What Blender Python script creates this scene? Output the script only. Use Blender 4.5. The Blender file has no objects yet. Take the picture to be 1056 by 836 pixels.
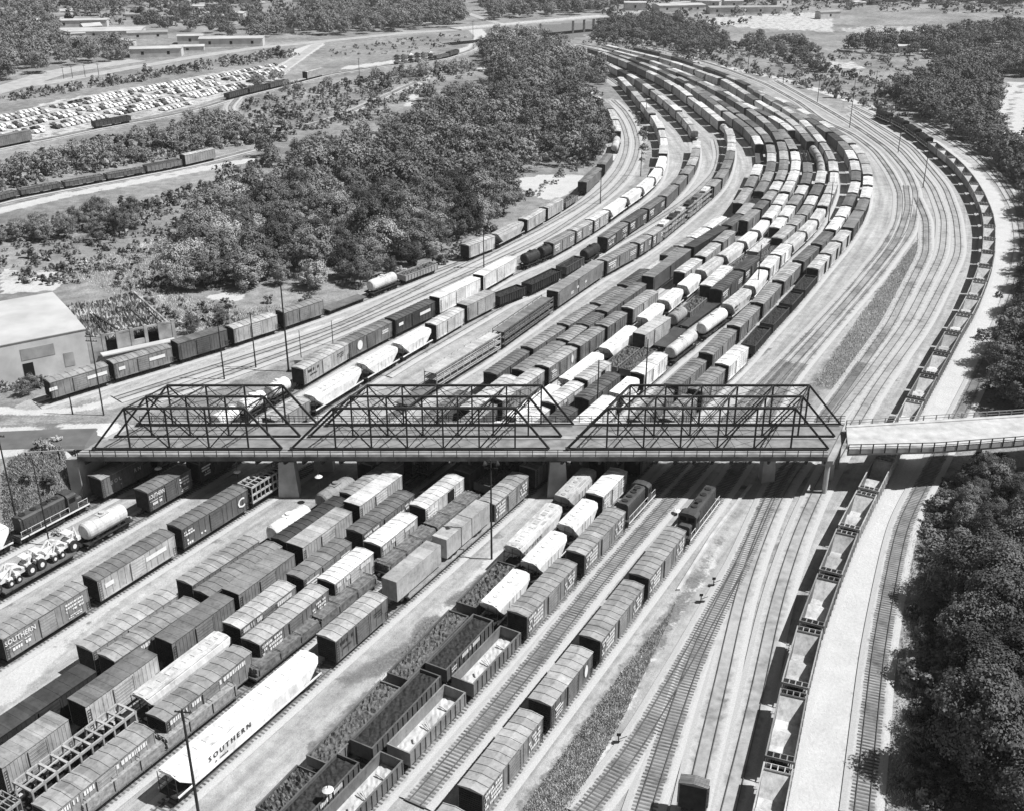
import bpy, math, random
import numpy as np
from mathutils import Vector, Matrix
RND = random.Random(11)
NR = np.random.RandomState(5)
scene = bpy.context.scene
COL = scene.collection
PI = math.pi

# ------------------------------------------------------------------ survey: camera and ground
FOC, PITCH, CAMZ = 1135.0, math.radians(25.0), 90.0
CP, SP = math.cos(PITCH), math.sin(PITCH)
def gz(x, y, z):
    u = x - 528.0; v = 418.0 - y
    dx, dy, dz = u, CP * FOC + SP * v, -SP * FOC + CP * v
    t = (CAMZ - z) / -dz
    return (dx * t, dy * t)
def zat(x, y, Y):
    u = x - 528.0; v = 418.0 - y
    dx, dy, dz = u, CP * FOC + SP * v, -SP * FOC + CP * v
    t = Y / dy
    return CAMZ + dz * t

# crest of the bank between the upper yard and the low main tracks
_E = [gz(x, y, -2.4) for x, y in [(520, 880), (570, 800), (620, 735), (662, 672), (693, 625), (730, 565), (768, 515), (800, 475), (850, 408), (875, 365), (908, 305), (940, 260), (957, 235)]]
_EX = np.array([p[0] for p in _E]); _EY = np.array([p[1] for p in _E])
_WALLY = (gz(690, 625, -2)[1], gz(772, 508, -2)[1])
def sstep(t):
    t = np.clip(t, 0, 1); return t * t * (3 - 2 * t)
# approach road embankment west of the bridge: centre line at deck level
ROADC = [(-66.0, 163.4), (-70.5, 163.3), (-87.0, 162.0), (-109.0, 158.0), (-139.0, 148.0), (-200.0, 123.0)]
def seg_dist(px, py, pts):
    best = np.full(np.shape(px), 1e9)
    for (ax, ay), (bx, by) in zip(pts[:-1], pts[1:]):
        dx, dy = bx - ax, by - ay
        t = np.clip(((px - ax) * dx + (py - ay) * dy) / (dx * dx + dy * dy), 0, 1)
        best = np.minimum(best, np.hypot(px - ax - t * dx, py - ay - t * dy))
    return best
def hgt(x, y):
    x = np.asarray(x, float); y = np.asarray(y, float)
    ex = np.interp(y, _EY, _EX)
    ex = np.where(y > _EY[-1], _EX[-1] - (y - _EY[-1]) * 0.45, ex)
    ex = np.where(y < _EY[0], _EX[0] + (y - _EY[0]) * 0.55, ex)
    w = np.where((y > _WALLY[0]) & (y < _WALLY[1]), 0.7, 4.2)
    w = np.where(y > _EY[-1], 8.0, w)
    drop = 4.8 * sstep((x - ex) / (2 * w) + 0.5) * (1 - sstep((y - 270) / 150.0))
    d = seg_dist(x, y, ROADC)
    xe = -69.0 + (y - 163) * 0.5
    d = np.where(x > xe, np.maximum(d, np.hypot(np.maximum(x - xe, 0) * 1.2, np.maximum(np.abs(y - 163) - 7, 0)) + 7), d)
    mound = np.clip(7.75 - np.maximum(0, d - 6.9) / 1.0, 0, 7.75)
    mound = mound * sstep((-61.7 + (y - 165) * 0.611 - 3.6 - x) / 5.0)
    und = 0.25 * np.sin(x * 0.05 + 1.3) * np.sin(y * 0.043) * np.clip((np.abs(x - 20) - 110) / 60.0, 0, 1)
    return np.maximum(-drop + und, mound)
def at(x, y, h=0.0):
    z = h
    for _ in range(6):
        X, Y = gz(x, y, z)
        z = float(hgt(X, Y)) + h
    return (X, Y, z - h)
def at2(x, y, h=0.0):
    return at(x, y, h)[:2]

# ------------------------------------------------------------------ mesh helper
class MB:
    def __init__(s): s.v = []; s.f = []; s.m = []
    def add(s, vs, fs, mi=0):
        b = len(s.v); s.v += [tuple(p) for p in vs]
        s.f += [tuple(b + i for i in f) for f in fs]; s.m += [mi] * len(fs); return s
    def box(s, x0, x1, y0, y1, z0, z1, mi=0):
        return s.add([(x0, y0, z0), (x1, y0, z0), (x1, y1, z0), (x0, y1, z0), (x0, y0, z1), (x1, y0, z1), (x1, y1, z1), (x0, y1, z1)],
                     [(3, 2, 1, 0), (4, 5, 6, 7), (0, 1, 5, 4), (1, 2, 6, 5), (2, 3, 7, 6), (3, 0, 4, 7)], mi)
    def quad(s, a, b, c, d, mi=0): return s.add([a, b, c, d], [(0, 1, 2, 3)], mi)
    def bar(s, p, q, w, h=None, mi=0):
        h = h or w; p = Vector(p); q = Vector(q); d = (q - p)
        if d.length < 1e-6: return s
        d.normalize(); up = Vector((0, 0, 1)) if abs(d.z) < 0.95 else Vector((1, 0, 0))
        r = d.cross(up).normalized(); u = r.cross(d)
        r *= w / 2; u *= h / 2
        vs = [p - r - u, p + r - u, p + r + u, p - r + u, q - r - u, q + r - u, q + r + u, q - r + u]
        return s.add(vs, [(3, 2, 1, 0), (4, 5, 6, 7), (0, 1, 5, 4), (1, 2, 6, 5), (2, 3, 7, 6), (3, 0, 4, 7)], mi)
    def tube(s, p, q, r0, r1=None, n=8, mi=0, cap=True):
        r1 = r0 if r1 is None else r1; p = Vector(p); q = Vector(q); d = (q - p).normalized()
        up = Vector((0, 0, 1)) if abs(d.z) < 0.95 else Vector((1, 0, 0))
        a = d.cross(up).normalized(); b = a.cross(d)
        vs = []
        for c, r in ((p, r0), (q, r1)):
            for i in range(n):
                t = 2 * PI * i / n; vs.append(c + (a * math.cos(t) + b * math.sin(t)) * r)
        fs = [(i, (i + 1) % n, n + (i + 1) % n, n + i) for i in range(n)]
        if cap: fs += [tuple(range(n - 1, -1, -1)), tuple(range(n, 2 * n))]
        return s.add(vs, fs, mi)
    def prism(s, prof, x0, x1, mi=0, cap=True):
        n = len(prof)
        vs = [(x0, y, z) for y, z in prof] + [(x1, y, z) for y, z in prof]
        fs = [(i, (i + 1) % n, n + (i + 1) % n, n + i) for i in range(n)]
        if cap: fs += [tuple(range(n - 1, -1, -1)), tuple(range(n, 2 * n))]
        return s.add(vs, fs, mi)
    def loft(s, rings, mi=0, cap=True):
        n = len(rings[0]); vs = [p for r in rings for p in r]; fs = []
        for k in range(len(rings) - 1):
            for i in range(n):
                j = (i + 1) % n; fs.append((k * n + i, k * n + j, (k + 1) * n + j, (k + 1) * n + i))
        if cap: fs += [tuple(range(n - 1, -1, -1)), tuple(range((len(rings) - 1) * n, len(rings) * n))]
        return s.add(vs, fs, mi)
    def mesh(s, name, mats):
        me = bpy.data.meshes.new(name); me.from_pydata(s.v, [], s.f)
        mats = mats if isinstance(mats, (list, tuple)) else [mats]
        for m in mats: me.materials.append(m)
        if len(mats) > 1: me.polygons.foreach_set('material_index', s.m)
        me.update(); return me
def obj(name, me, parent=None, loc=(0, 0, 0)):
    o = bpy.data.objects.new(name, me); COL.objects.link(o)
    o.location = loc
    if parent: o.parent = parent
    return o
def part(name, mb, mat, parent=None, col=None):
    o = obj(name, mb.mesh(name, mat), parent)
    if col is not None: tone(o, col)
    return o
def tone(o, a): o.color = (a, a, a, 1)
def tag(o, label=None, cat=None, group=None, kind=None):
    for k, v in (('label', label), ('category', cat), ('group', group), ('kind', kind)):
        if v: o[k] = v
    return o
def empty(name, loc=(0, 0, 0), rz=0.0):
    o = bpy.data.objects.new(name, None); COL.objects.link(o)
    o.location = loc; o.rotation_euler = (0, 0, rz); o.empty_display_size = 0.5
    return o
def dup(o, parent=None):
    c = o.copy(); COL.objects.link(c)
    if parent: c.parent = parent
    for ch in o.children: dup(ch, c)
    return c

# ------------------------------------------------------------------ materials (a black and white world)
def newmat(name, rough=0.8):
    m = bpy.data.materials.new(name); m.use_nodes = True
    nt = m.node_tree; b = nt.nodes['Principled BSDF']
    b.inputs['Roughness'].default_value = rough
    b.inputs['Specular IOR Level'].default_value = 0.25
    return m, nt, b
def N(nt, t, **kw):
    n = nt.nodes.new(t)
    for k, v in kw.items(): setattr(n, k, v)
    return n
def noise(nt, vec, scale, detail=4, rough=0.55):
    n = N(nt, 'ShaderNodeTexNoise'); n.inputs['Scale'].default_value = scale
    n.inputs['Detail'].default_value = detail; n.inputs['Roughness'].default_value = rough
    if vec is not None: nt.links.new(vec, n.inputs['Vector'])
    return n.outputs['Fac']
def remap(nt, val, a, b, lo, hi):
    n = N(nt, 'ShaderNodeMapRange'); nt.links.new(val, n.inputs['Value'])
    for k, v in (('From Min', a), ('From Max', b), ('To Min', lo), ('To Max', hi)): n.inputs[k].default_value = v
    return n.outputs['Result']
def mth(nt, op, a, b=None, clamp=False):
    n = N(nt, 'ShaderNodeMath', operation=op); n.use_clamp = clamp
    for i, v in enumerate((a, b)):
        if v is None: continue
        if isinstance(v, (int, float)): n.inputs[i].default_value = v
        else: nt.links.new(v, n.inputs[i])
    return n.outputs[0]
def mixv(nt, f, a, b):
    n = N(nt, 'ShaderNodeMix', data_type='FLOAT')
    for i, v in ((0, f), (2, a), (3, b)):
        if isinstance(v, (int, float)): n.inputs[i].default_value = v
        else: nt.links.new(v, n.inputs[i])
    return n.outputs[0]
def setcol(nt, b, val):
    c = N(nt, 'ShaderNodeCombineColor')
    for i in range(3): nt.links.new(val, c.inputs[i])
    nt.links.new(c.outputs[0], b.inputs['Base Color'])
def objcoord(nt):
    return N(nt, 'ShaderNodeTexCoord').outputs['Object']
def worldpos(nt):
    return N(nt, 'ShaderNodeNewGeometry').outputs['Position']

def paint_mat(name, rough=0.55, streak=1.0, amp=0.22, panel=0):
    m, nt, b = newmat(name, rough)
    oi = N(nt, 'ShaderNodeObjectInfo'); tc = objcoord(nt)
    add = N(nt, 'ShaderNodeVectorMath', operation='ADD'); nt.links.new(tc, add.inputs[0])
    sc = N(nt, 'ShaderNodeVectorMath', operation='SCALE'); sc.inputs[0].default_value = (37, 91, 13); nt.links.new(oi.outputs['Random'], sc.inputs['Scale'])
    nt.links.new(sc.outputs[0], add.inputs[1])
    mp = N(nt, 'ShaderNodeMapping'); mp.inputs['Scale'].default_value = (1, 1, 0.25); nt.links.new(add.outputs[0], mp.inputs['Vector'])
    n1 = noise(nt, mp.outputs[0], 2.4, 5, 0.65); n2 = noise(nt, add.outputs[0], 0.35, 3)
    f = mth(nt, 'ADD', remap(nt, n1, 0.3, 0.7, 1 - amp * streak, 1 + amp * 0.6), remap(nt, n2, 0.3, 0.7, -amp, amp))
    if panel:
        sx = N(nt, 'ShaderNodeSeparateXYZ'); nt.links.new(add.outputs[0], sx.inputs[0])
        wn = N(nt, 'ShaderNodeTexWhiteNoise', noise_dimensions='1D'); nt.links.new(mth(nt, 'FLOOR', mth(nt, 'DIVIDE', sx.outputs[0], panel)), wn.inputs['W'])
        f = mth(nt, 'MULTIPLY', f, remap(nt, wn.outputs['Value'], 0, 1, .8, 1.16))
    n3 = noise(nt, add.outputs[0], 1.1, 6, .7)
    f = mth(nt, 'MULTIPLY', f, remap(nt, n3, .54, .7, 1.0, .62))
    sep = N(nt, 'ShaderNodeSeparateColor'); nt.links.new(oi.outputs['Color'], sep.inputs[0])
    setcol(nt, b, mth(nt, 'MULTIPLY', sep.outputs[0], f, True))
    return m
def plain_mat(name, lo, hi, scale=1.0, rough=0.85, world=True, detail=5):
    m, nt, b = newmat(name, rough)
    v = worldpos(nt) if world else objcoord(nt)
    setcol(nt, b, remap(nt, noise(nt, v, scale, detail), 0.3, 0.7, lo, hi))
    return m
PAINT = paint_mat('weathered_paint')
ROOFP = paint_mat('galvanised_roof_paint', 0.5, 1.0, 0.2, 1.27)
HOPP = paint_mat('stained_hopper_sheet', 0.6, 1.2, 0.24)
METAL = plain_mat('dark_underframe_metal', 0.015, 0.05, 1.5, 0.7, False)
STEEL = plain_mat('bridge_steel', 0.022, 0.06, 0.8, 0.65)
RAILM = plain_mat('worn_rail_steel', 0.08, 0.16, 0.6, 0.4)
TIEM = plain_mat('creosoted_tie', 0.07, 0.22, 0.5, 0.9)
CONC = plain_mat('weathered_concrete', 0.36, 0.58, 0.5, 0.85)
CONCD = plain_mat('stained_concrete', 0.22, 0.42, 0.35, 0.9)
DECKM = plain_mat('bridge_deck_asphalt', 0.15, 0.3, 0.5, 0.9)
ASPH = plain_mat('road_asphalt', 0.1, 0.16, 0.3, 0.9)
PALEROAD = plain_mat('pale_road_surface', 0.32, 0.46, 0.2, 0.9)
WOOD = plain_mat('old_pole_wood', 0.02, 0.05, 1.0, 0.9)
LUMB = plain_mat('sawn_lumber', 0.16, 0.42, 2.2, 0.85, False)
COAL = plain_mat('coal_load', 0.012, 0.05, 2.5, 0.8)
SCRAP = plain_mat('scrap_load', 0.025, 0.2, 2.6, 0.7)
SAND = plain_mat('pale_sand_load', 0.35, 0.6, 0.8, 0.9)
BLACK = plain_mat('black_opening', 0.008, 0.015, 1.0, 0.9)
WHITE = plain_mat('white_lettering', 0.7, 0.82, 2.0, 0.7, False)
INK = plain_mat('dark_lettering', 0.03, 0.05, 2.0, 0.7, False)
BARK = plain_mat('tree_bark', 0.06, 0.14, 1.5, 0.95, False)
HOPIN = plain_mat('hopper_lining', 0.45, 0.62, 0.7, 0.6, False)
LAMPW = plain_mat('white_enamel', 0.7, 0.8, 1.0, 0.5)
def leaf_mat(name, lo, hi):
    m, nt, b = newmat(name, 0.75)
    oi = N(nt, 'ShaderNodeObjectInfo')
    n1 = noise(nt, worldpos(nt), 0.9, 3); n2 = noise(nt, worldpos(nt), 0.09, 2)
    v = mth(nt, 'ADD', remap(nt, n1, 0.3, 0.7, lo, hi), remap(nt, n2, 0.3, 0.7, -0.015, 0.02))
    v = mth(nt, 'MULTIPLY', v, remap(nt, oi.outputs['Random'], 0, 1, 0.5, 1.6))
    setcol(nt, b, v)
    return m
LEAF = leaf_mat('tree_leaves', 0.11, 0.25)
LEAFD = leaf_mat('dark_tree_leaves', 0.045, 0.135)
LEAFL = leaf_mat('pale_tree_leaves', 0.19, 0.38)
# ------------------------------------------------------------------ track alignments (surveyed points, near end first)
def sline(x165, x120): return [(x165 + (x120 - x165) * (165 - y) / 45.0, y) for y in (66, 90, 110, 130, 150, 165)]
def npts(pts, h): return [at2(x, y, h) for x, y in pts]
NPX = {
 1: [(306,381.6),(353,353),(400,331),(444,310),(493,288),(517,270),(567,252),(588,239),(608,228),(625,217),(642,204.5),(659,194),(672,183),(680,173),(684,160),(685,150),(684,140),(681,131),(673,118),(666,109),(656,97),(646,86),(640,80),(622,68),(604,58),(585,46)],
 2: [(316,410),(368,377.5),(407,356.5),(442,336.5),(474,318),(503,301),(540,291),(577,272),(598,260),(619,248),(643,230),(664,216.5),(683,203.5),(696,191),(705,181),(713,171),(716,164),(718,155),(719,143),(715,131),(700,115),(685,102),(673,93),(660,83),(645,75),(625,65),(605,55),(586,45)],
 3: [(442,384),(512,343),(569,303),(618,270),(654,252.5),(680,235),(731,194),(742,184),(749,173),(754,157),(755,145),(752,133),(744,126),(728,113),(710,99),(697,89),(680,79),(665,72),(645,63),(620,54),(588,44)],
 4: [(500,390),(523,373),(563,346),(598,324),(628,305),(653,287.6),(692,260),(704,252),(719,241.6),(738,229.6),(764,208),(774,190),(783,170),(785,157),(781,143),(770,131),(757,122),(747,115),(740,109),(722,96),(709,87),(690,77),(670,68),(645,59),(618,51),(590,43)],
 5: [(521,392),(533.7,383),(581,351),(609.5,329),(651,299.5),(668,288),(707,258),(727,246.7),(756,229.7),(770.7,214),(779,204),(787,192),(795,176),(796,162),(795,152),(791,142),(782.6,133),(762,118),(740,103),(715,88),(690,75)],
 6: [(530,398),(559,379),(591,357),(619.5,337),(656.6,312),(709,275.7),(731,258),(748,243),(773,223),(784,212.6),(793,204),(801,192),(808,177),(809,162),(806.5,150),(801,137),(789,125),(773,113),(750,99),(725,86),(700,75),(670,64)],
 7: [(568.6,401),(590,385),(609.5,370),(640,346),(669,322),(693,303),(712,287.6),(731,272),(752,258.6),(769,246),(783,235),(793,223),(802,212),(808,200.7),(815,190),(821,175),(821,160.5),(815,147),(805,134),(790,121),(772,110)],
 8: [(560,420),(598,393),(623,376),(656,347),(691,326),(717,306),(743,281),(763.6,264),(789,247),(806,227),(813,216),(820,207),(828,195),(834,180),(832,164),(826,149),(818,136),(806,126),(783,114),(766,107),(750,95),(725,84),(700,73),(670,62),(640,54),(612,46),(594,41)],
 9: [(630,389),(649,372),(662,358),(690,338),(708,318),(744,297),(764,277),(791,255),(808,241),(819,229),(830,220),(840,200),(846,189),(848,175),(846,160),(838,149),(826,134),(815,124),(800,115),(781,104),(766,94),(747,82),(734,78),(710,69),(685,61),(660,55),(635,49),(596,40)],
 10: [(652,390),(676,370),(702,348),(729,329),(753,312),(773,297),(788,275.7),(803,260),(820,245),(835,232),(846,218),(856,198),(861,186),(860,177),(859,166),(854,155),(845,143),(832,128),(813,113),(796,104),(774,89),(750,78),(720,67),(690,57),(655,49),(625,43),(600,39)],
 11: [(693,396),(719,375),(743,350),(770,324),(790,304),(815,277),(835,259),(851,244),(863,230),(870,219),(877,205),(882,193),(883.5,180),(881,166),(876,156),(868,146),(857,138),(835,123),(822,116),(800,104),(775,92)],
 12: [(729,390.6),(749,372),(770,355),(784,336),(820,299.5),(846,269),(859,254),(873,239),(887,218),(893,203),(896,187),(894,173),(889,160),(880,149),(866,138),(850,127),(825,113),(800,101),(775,90)],
}
SL = {1: (-61.7, -89.2), 2: (-50.5, -77.2), 3: (-36.0, -62.3), 4: (-21.8, -48.5), 5: (-17.2, -44.0), 6: (-14.4, -39.8), 7: (-8.9, -34.1), 8: (-4.2, -29.1), 9: (0.0, -27.1), 10: (5.9, -20.0), 11: (15.7, -8.0), 12: (21.0, -3.8), 13: (26.9, 1.3), 14: (38.0, 13.3)}
TR = {}
for k in range(1, 13): TR[k] = sline(*SL[k]) + npts(NPX[k], 4.4)
TR[13] = sline(*SL[13]) + npts([(786,399),(819,364),(876,302),(909,261),(927,231),(929,200),(919,179),(902,156),(876,137),(849,126),(825,107),(789,87),(750,72),(715,61),(670,49),(630,41),(604,37)], 0)
TR[14] = sline(*SL[14]) + npts([(811,394),(863,333),(905,285),(940,238),(945,200),(936,178),(915,154),(885,133),(850,112),(800,84)], 0)
TR[15] = npts([(428,829),(440,815),(542,696),(620,596),(692,516),(798,396),(846,344),(890,293),(925,250),(937,215),(934,192)], 0)
TR[0] = npts([(40,419),(52,416),(112,395),(177,377),(233,360),(283,343),(330,328),(377,309),(400,300),(440,284),(476,271),(507,260),(538,243),(558,231),(578,219),(592,210),(605,198),(620,183),(630,168),(636,155),(636,142),(632,128),(624,116),(612,107),(600,102),(580,92)], 0)
TR[16] = npts([(120,412),(200,386),(290,358),(360,333),(440,293),(500,265),(560,235),(600,212),(622,195),(638,176),(645,160),(647,145),(642,128),(632,113),(618,103)], 0)
TR[17] = npts([(160,412),(240,385),(330,352),(420,312),(500,276),(560,248),(610,215),(632,198),(648,180),(656,162),(658,148),(653,130),(644,115),(632,104)], 0)
TR[18] = npts([(395,388),(420,372),(460,350),(520,315),(570,287),(620,260),(660,238),(700,213),(722,195),(738,178),(742,160),(738,145)], 0)
TR[19] = npts([(600,842),(656,773),(695,704),(709,682),(736,631),(763.6,585),(800,500),(870,404),(918,336),(955,262),(955,228),(945,205)], 0)
TR[20] = npts([(662,842),(685,772),(704,713),(722.7,665),(740,630),(765,582)], 0)
TR[21] = npts([(712,842),(721,796),(746.6,696),(753,657),(768,597),(806,500),(884,404),(935,335),(972,262),(974,226),(962,194),(929,155),(878,119)], 0)
TR[22] = npts([(750,842),(785,700),(796,636),(822,553),(846,500),(903,402),(952,335),(989,262),(986,226),(975,194),(940,152),(883,117)], 0)
_H = [(803,789.7),(818,715),(833.3,652.7),(853,600.7),(871.7,552),(949.6,402),(962,381.5),(974.7,358.5),(986,338),(998,320),(1006,302),(1012,287),(1017,273),(1019.7,259),(1020.5,233),(1018,220),(1014,210),(1010,200),(1004,190),(997,180),(990,172),(982,164),(973,157),(964,150),(955,143),(942,133),(927,124),(905,115),(880,103)]
TR[23] = npts([(788,860)], 3.3) + npts(_H, 3.3)
TR[24] = npts([(888,842),(905,676),(919,597),(930,544),(939,524),(957,492),(1000,408),(1032,340),(1050,290),(1056,255),(1050,215),(1035,190),(1012,165),(985,147),(950,128)], 0)
TR[25] = npts([(-60,228),(0,208),(60,197),(130,184),(200,171),(260,155)], 0)
TR[26] = npts([(-60,168),(0,153),(60,142),(110,131),(160,123),(205,113),(240,102),(290,90),(340,77),(400,68),(455,62),(487,52),(496,38)], 0)
TR[27] = npts([(248,126),(236,112),(248,98),(290,88)], 0)
TR[28] = npts([(250,128),(300,135),(350,121),(390,103),(430,85)], 0)
def smooth_line(pts, step=2.0, sig=8.0):
    P = np.array(pts, float); d = np.r_[0, np.cumsum(np.hypot(*np.diff(P, axis=0).T))]
    n = max(4, int(d[-1] / step)); s = np.linspace(0, d[-1], n)
    Q = np.c_[np.interp(s, d, P[:, 0]), np.interp(s, d, P[:, 1])]
    r = int(3 * sig / step); k = np.exp(-0.5 * (np.arange(-r, r + 1) * step / sig) ** 2); k /= k.sum()
    A = Q[0] + (Q[0] - Q[1]) * np.arange(r, 0, -1)[:, None]; B = Q[-1] + (Q[-1] - Q[-2]) * np.arange(1, r + 1)[:, None]
    F = np.vstack([A, Q, B])
    Q = np.c_[np.convolve(F[:, 0], k, 'valid'), np.convolve(F[:, 1], k, 'valid')]
    return Q
class Track:
    def __init__(s, pts, sig=8.0):
        s.P = smooth_line(pts, 2.0, sig)
        s.d = np.r_[0, np.cumsum(np.hypot(*np.diff(s.P, axis=0).T))]
        s.len = s.d[-1]
    def pos(s, t):
        return np.array([np.interp(t, s.d, s.P[:, 0]), np.interp(t, s.d, s.P[:, 1])])
    def proj(s, p):
        i = int(np.argmin(np.hypot(s.P[:, 0] - p[0], s.P[:, 1] - p[1])))
        best = (1e9, s.d[i])
        for j in (i - 1, i):
            if 0 <= j < len(s.P) - 1:
                a, b = s.P[j], s.P[j + 1]; ab = b - a
                t = min(1, max(0, float(np.dot(np.array(p) - a, ab) / np.dot(ab, ab))))
                e = float(np.hypot(*(a + ab * t - np.array(p))))
                if e < best[0]: best = (e, s.d[j] + t * (s.d[j + 1] - s.d[j]))
        return best[1]
TRK = {k: Track(v, 5.0 if k in (19, 20, 24, 27, 23) else 8.0) for k, v in TR.items()}

def strip_frames(P):
    T = np.gradient(P, axis=0); T /= np.hypot(T[:, 0], T[:, 1])[:, None]
    return T, np.c_[T[:, 1], -T[:, 0]]
def ribbon(mb, P, Z, off0, off1, z0, z1, mi=0, up=True):
    """a strip along P between two lateral offsets and heights"""
    T, Nn = strip_frames(P); b = len(mb.v)
    A = P + Nn * off0; B = P + Nn * off1
    for i in range(len(P)):
        mb.v.append((A[i, 0], A[i, 1], Z[i] + z0)); mb.v.append((B[i, 0], B[i, 1], Z[i] + z1))
    for i in range(len(P) - 1):
        q = (b + 2 * i, b + 2 * i + 1, b + 2 * i + 3, b + 2 * i + 2)
        mb.f.append(q); mb.m.append(mi)
# ballast bed material: stained between the rails, pale at the shoulders
def bed_mat(name, d0, d1):
    BED, _nt, _b = newmat(name, 0.95)
    _v = worldpos(_nt); _u = N(_nt, 'ShaderNodeUVMap').outputs['UV']
    _sx = N(_nt, 'ShaderNodeSeparateXYZ'); _nt.links.new(_u, _sx.inputs[0])
    _n1 = noise(_nt, _v, 6.0, 4); _n2 = noise(_nt, _v, 0.12, 4); _n3 = noise(_nt, _v, 0.9, 5)
    _pale = remap(_nt, _n1, 0.25, 0.75, 0.36, 0.52)
    _dark = remap(_nt, _n3, 0.3, 0.7, d0, d1)
    _edge = mth(_nt, 'ADD', mth(_nt, 'ABSOLUTE', _sx.outputs[0]), remap(_nt, _n3, 0.3, 0.7, -0.35, 0.35))
    _in = remap(_nt, _edge, 0.8, 1.5, 1.0, 0.0)
    _in = mth(_nt, 'MULTIPLY', _in, remap(_nt, _n2, 0.35, 0.65, 0.35, 1.0), True)
    setcol(_nt, _b, mixv(_nt, _in, _pale, _dark))
    return BED
BED = bed_mat('track_ballast', .07, .24); BEDP = bed_mat('pale_track_ballast', .15, .36)
TIED = {1, 2, 3, 7, 9, 10, 11, 12, 13, 14, 15, 19, 20, 24}
MBEDS = {}
for k, t in TRK.items():
    P = t.P; lift = 0.006 * (k % 29); Z = hgt(P[:, 0], P[:, 1]) + lift
    mb = MB(); hw = 2.3 if k not in (16, 17) else 2.4
    ribbon(mb, P, Z, -hw, -1.65, 0.02, 0.12); ribbon(mb, P, Z, -1.65, 1.65, 0.12, 0.12); ribbon(mb, P, Z, 1.65, hw, 0.12, 0.02)
    me = mb.mesh('railway_track', BEDP if k in (16, 17, 18, 21, 22, 23) else BED)
    uv = me.uv_layers.new(name='UVMap'); n = len(P); offs = [-hw, -1.65, -1.65, 1.65, 1.65, hw]
    lu = np.zeros(len(me.loops) * 2, np.float32); vi = np.zeros(len(me.loops), np.int32); me.loops.foreach_get('vertex_index', vi)
    seg = vi // (2 * n); within = vi % (2 * n)
    lu[0::2] = np.array(offs)[seg * 2 + within % 2]; lu[1::2] = t.d[within // 2]
    uv.data.foreach_set('uv', lu)
    o = obj('railway_track', me); tag(o, kind='structure')
    # ties
    ng = P[:, 1] < 215
    if ng.any() and k in TIED:
        mb = MB(); s = 0.0; smax = t.d[ng].max()
        while s < smax:
            p = t.pos(s); q = t.pos(min(s + 0.3, t.len)); d = q - p; L = np.hypot(*d)
            if L < 1e-6: break
            d /= L; nn = np.array([d[1], -d[0]]); z = float(hgt(p[0], p[1])) + 0.12 + lift
            l0 = 1.32 + RND.uniform(-.06, .06); c = p + nn * RND.uniform(-.05, .05)
            a = c - nn * l0; b2 = c + nn * l0; w = d * 0.12
            mb.add([(a[0] - w[0], a[1] - w[1], z + .035), (b2[0] - w[0], b2[1] - w[1], z + .035), (b2[0] + w[0], b2[1] + w[1], z + .035), (a[0] + w[0], a[1] + w[1], z + .035),
                    (a[0] - w[0], a[1] - w[1], z - .02), (b2[0] - w[0], b2[1] - w[1], z - .02), (b2[0] + w[0], b2[1] + w[1], z - .02), (a[0] + w[0], a[1] + w[1], z - .02)],
                   [(0, 1, 2, 3), (4, 5, 1, 0), (5, 6, 2, 1), (6, 7, 3, 2), (7, 4, 0, 3)])
            s += 0.56
        part('cross_ties', mb, TIEM, o)
    mb = MB()
    for sg in (-0.75, 0.75):
        ribbon(mb, P, Z, sg - .04, sg + .04, 0.29, 0.29); ribbon(mb, P, Z, sg - .05, sg - .04, 0.13, 0.29); ribbon(mb, P, Z, sg + .04, sg + .05, 0.29, 0.13)
    part('rails', mb, RAILM, o)
RAILTOP = 0.29

# ------------------------------------------------------------------ the ground: one sheet
def grow(a, b, step, lim, g=1.045):
    out = list(np.arange(a, b, step)); s = step; x = out[-1]
    while x < lim: s *= g; x += s; out.append(x)
    s = step; x = a; pre = []
    return np.array(out)
ys = grow(62, 300, 1.3, 5000, 1.017); ys = np.r_[np.array([-40, 0, 30, 50]), ys]
xr = grow(0, 150, 1.3, 3500, 1.03); xs = np.r_[-xr[:0:-1], xr]
GX, GY = np.meshgrid(xs, ys)
GZ = hgt(GX, GY)
cov = {c: np.zeros(GX.shape) for c in ('gravel', 'weeds', 'dirt', 'asphalt')}
def stamp(ch, P, r, soft, val=1.0):
    A = cov[ch]
    for x, y in P:
        R_ = r + soft
        i0, i1 = np.searchsorted(xs, [x - R_, x + R_]); j0, j1 = np.searchsorted(ys, [y - R_, y + R_])
        if i1 <= i0 or j1 <= j0: continue
        d = np.hypot(GX[j0:j1, i0:i1] - x, GY[j0:j1, i0:i1] - y)
        A[j0:j1, i0:i1] = np.maximum(A[j0:j1, i0:i1], val * np.clip((R_ - d) / max(soft, .01), 0, 1))
def path_px(pts, h=0): return smooth_line([at2(x, y, h) for x, y in pts], 1.5, 4.0)
def poly(ch, pts, val=1.0, world=False, soften=0):
    P = np.array(pts if world else [at2(x, y) for x, y in pts])
    j0, j1 = np.searchsorted(ys, [P[:, 1].min(), P[:, 1].max()]); i0, i1 = np.searchsorted(xs, [P[:, 0].min(), P[:, 0].max()])
    X = GX[j0:j1, i0:i1]; Y = GY[j0:j1, i0:i1]; ins = np.zeros(X.shape, bool)
    n = len(P)
    for i in range(n):
        x0, y0 = P[i]; x1, y1 = P[(i + 1) % n]
        if y0 == y1: continue
        c = ((y0 > Y) != (y1 > Y)) & (X < (x1 - x0) * (Y - y0) / (y1 - y0) + x0)
        ins ^= c
    A = cov[ch]; sub = A[j0:j1, i0:i1]; sub[ins] = np.maximum(sub[ins], val) if val > 0 else 0
for k, t in TRK.items():
    stamp('gravel', t.P[::1], 1.6 if k == 24 else 3.2 if k < 24 else 2.6, 1.2 if k == 24 else 2.0)
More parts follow.
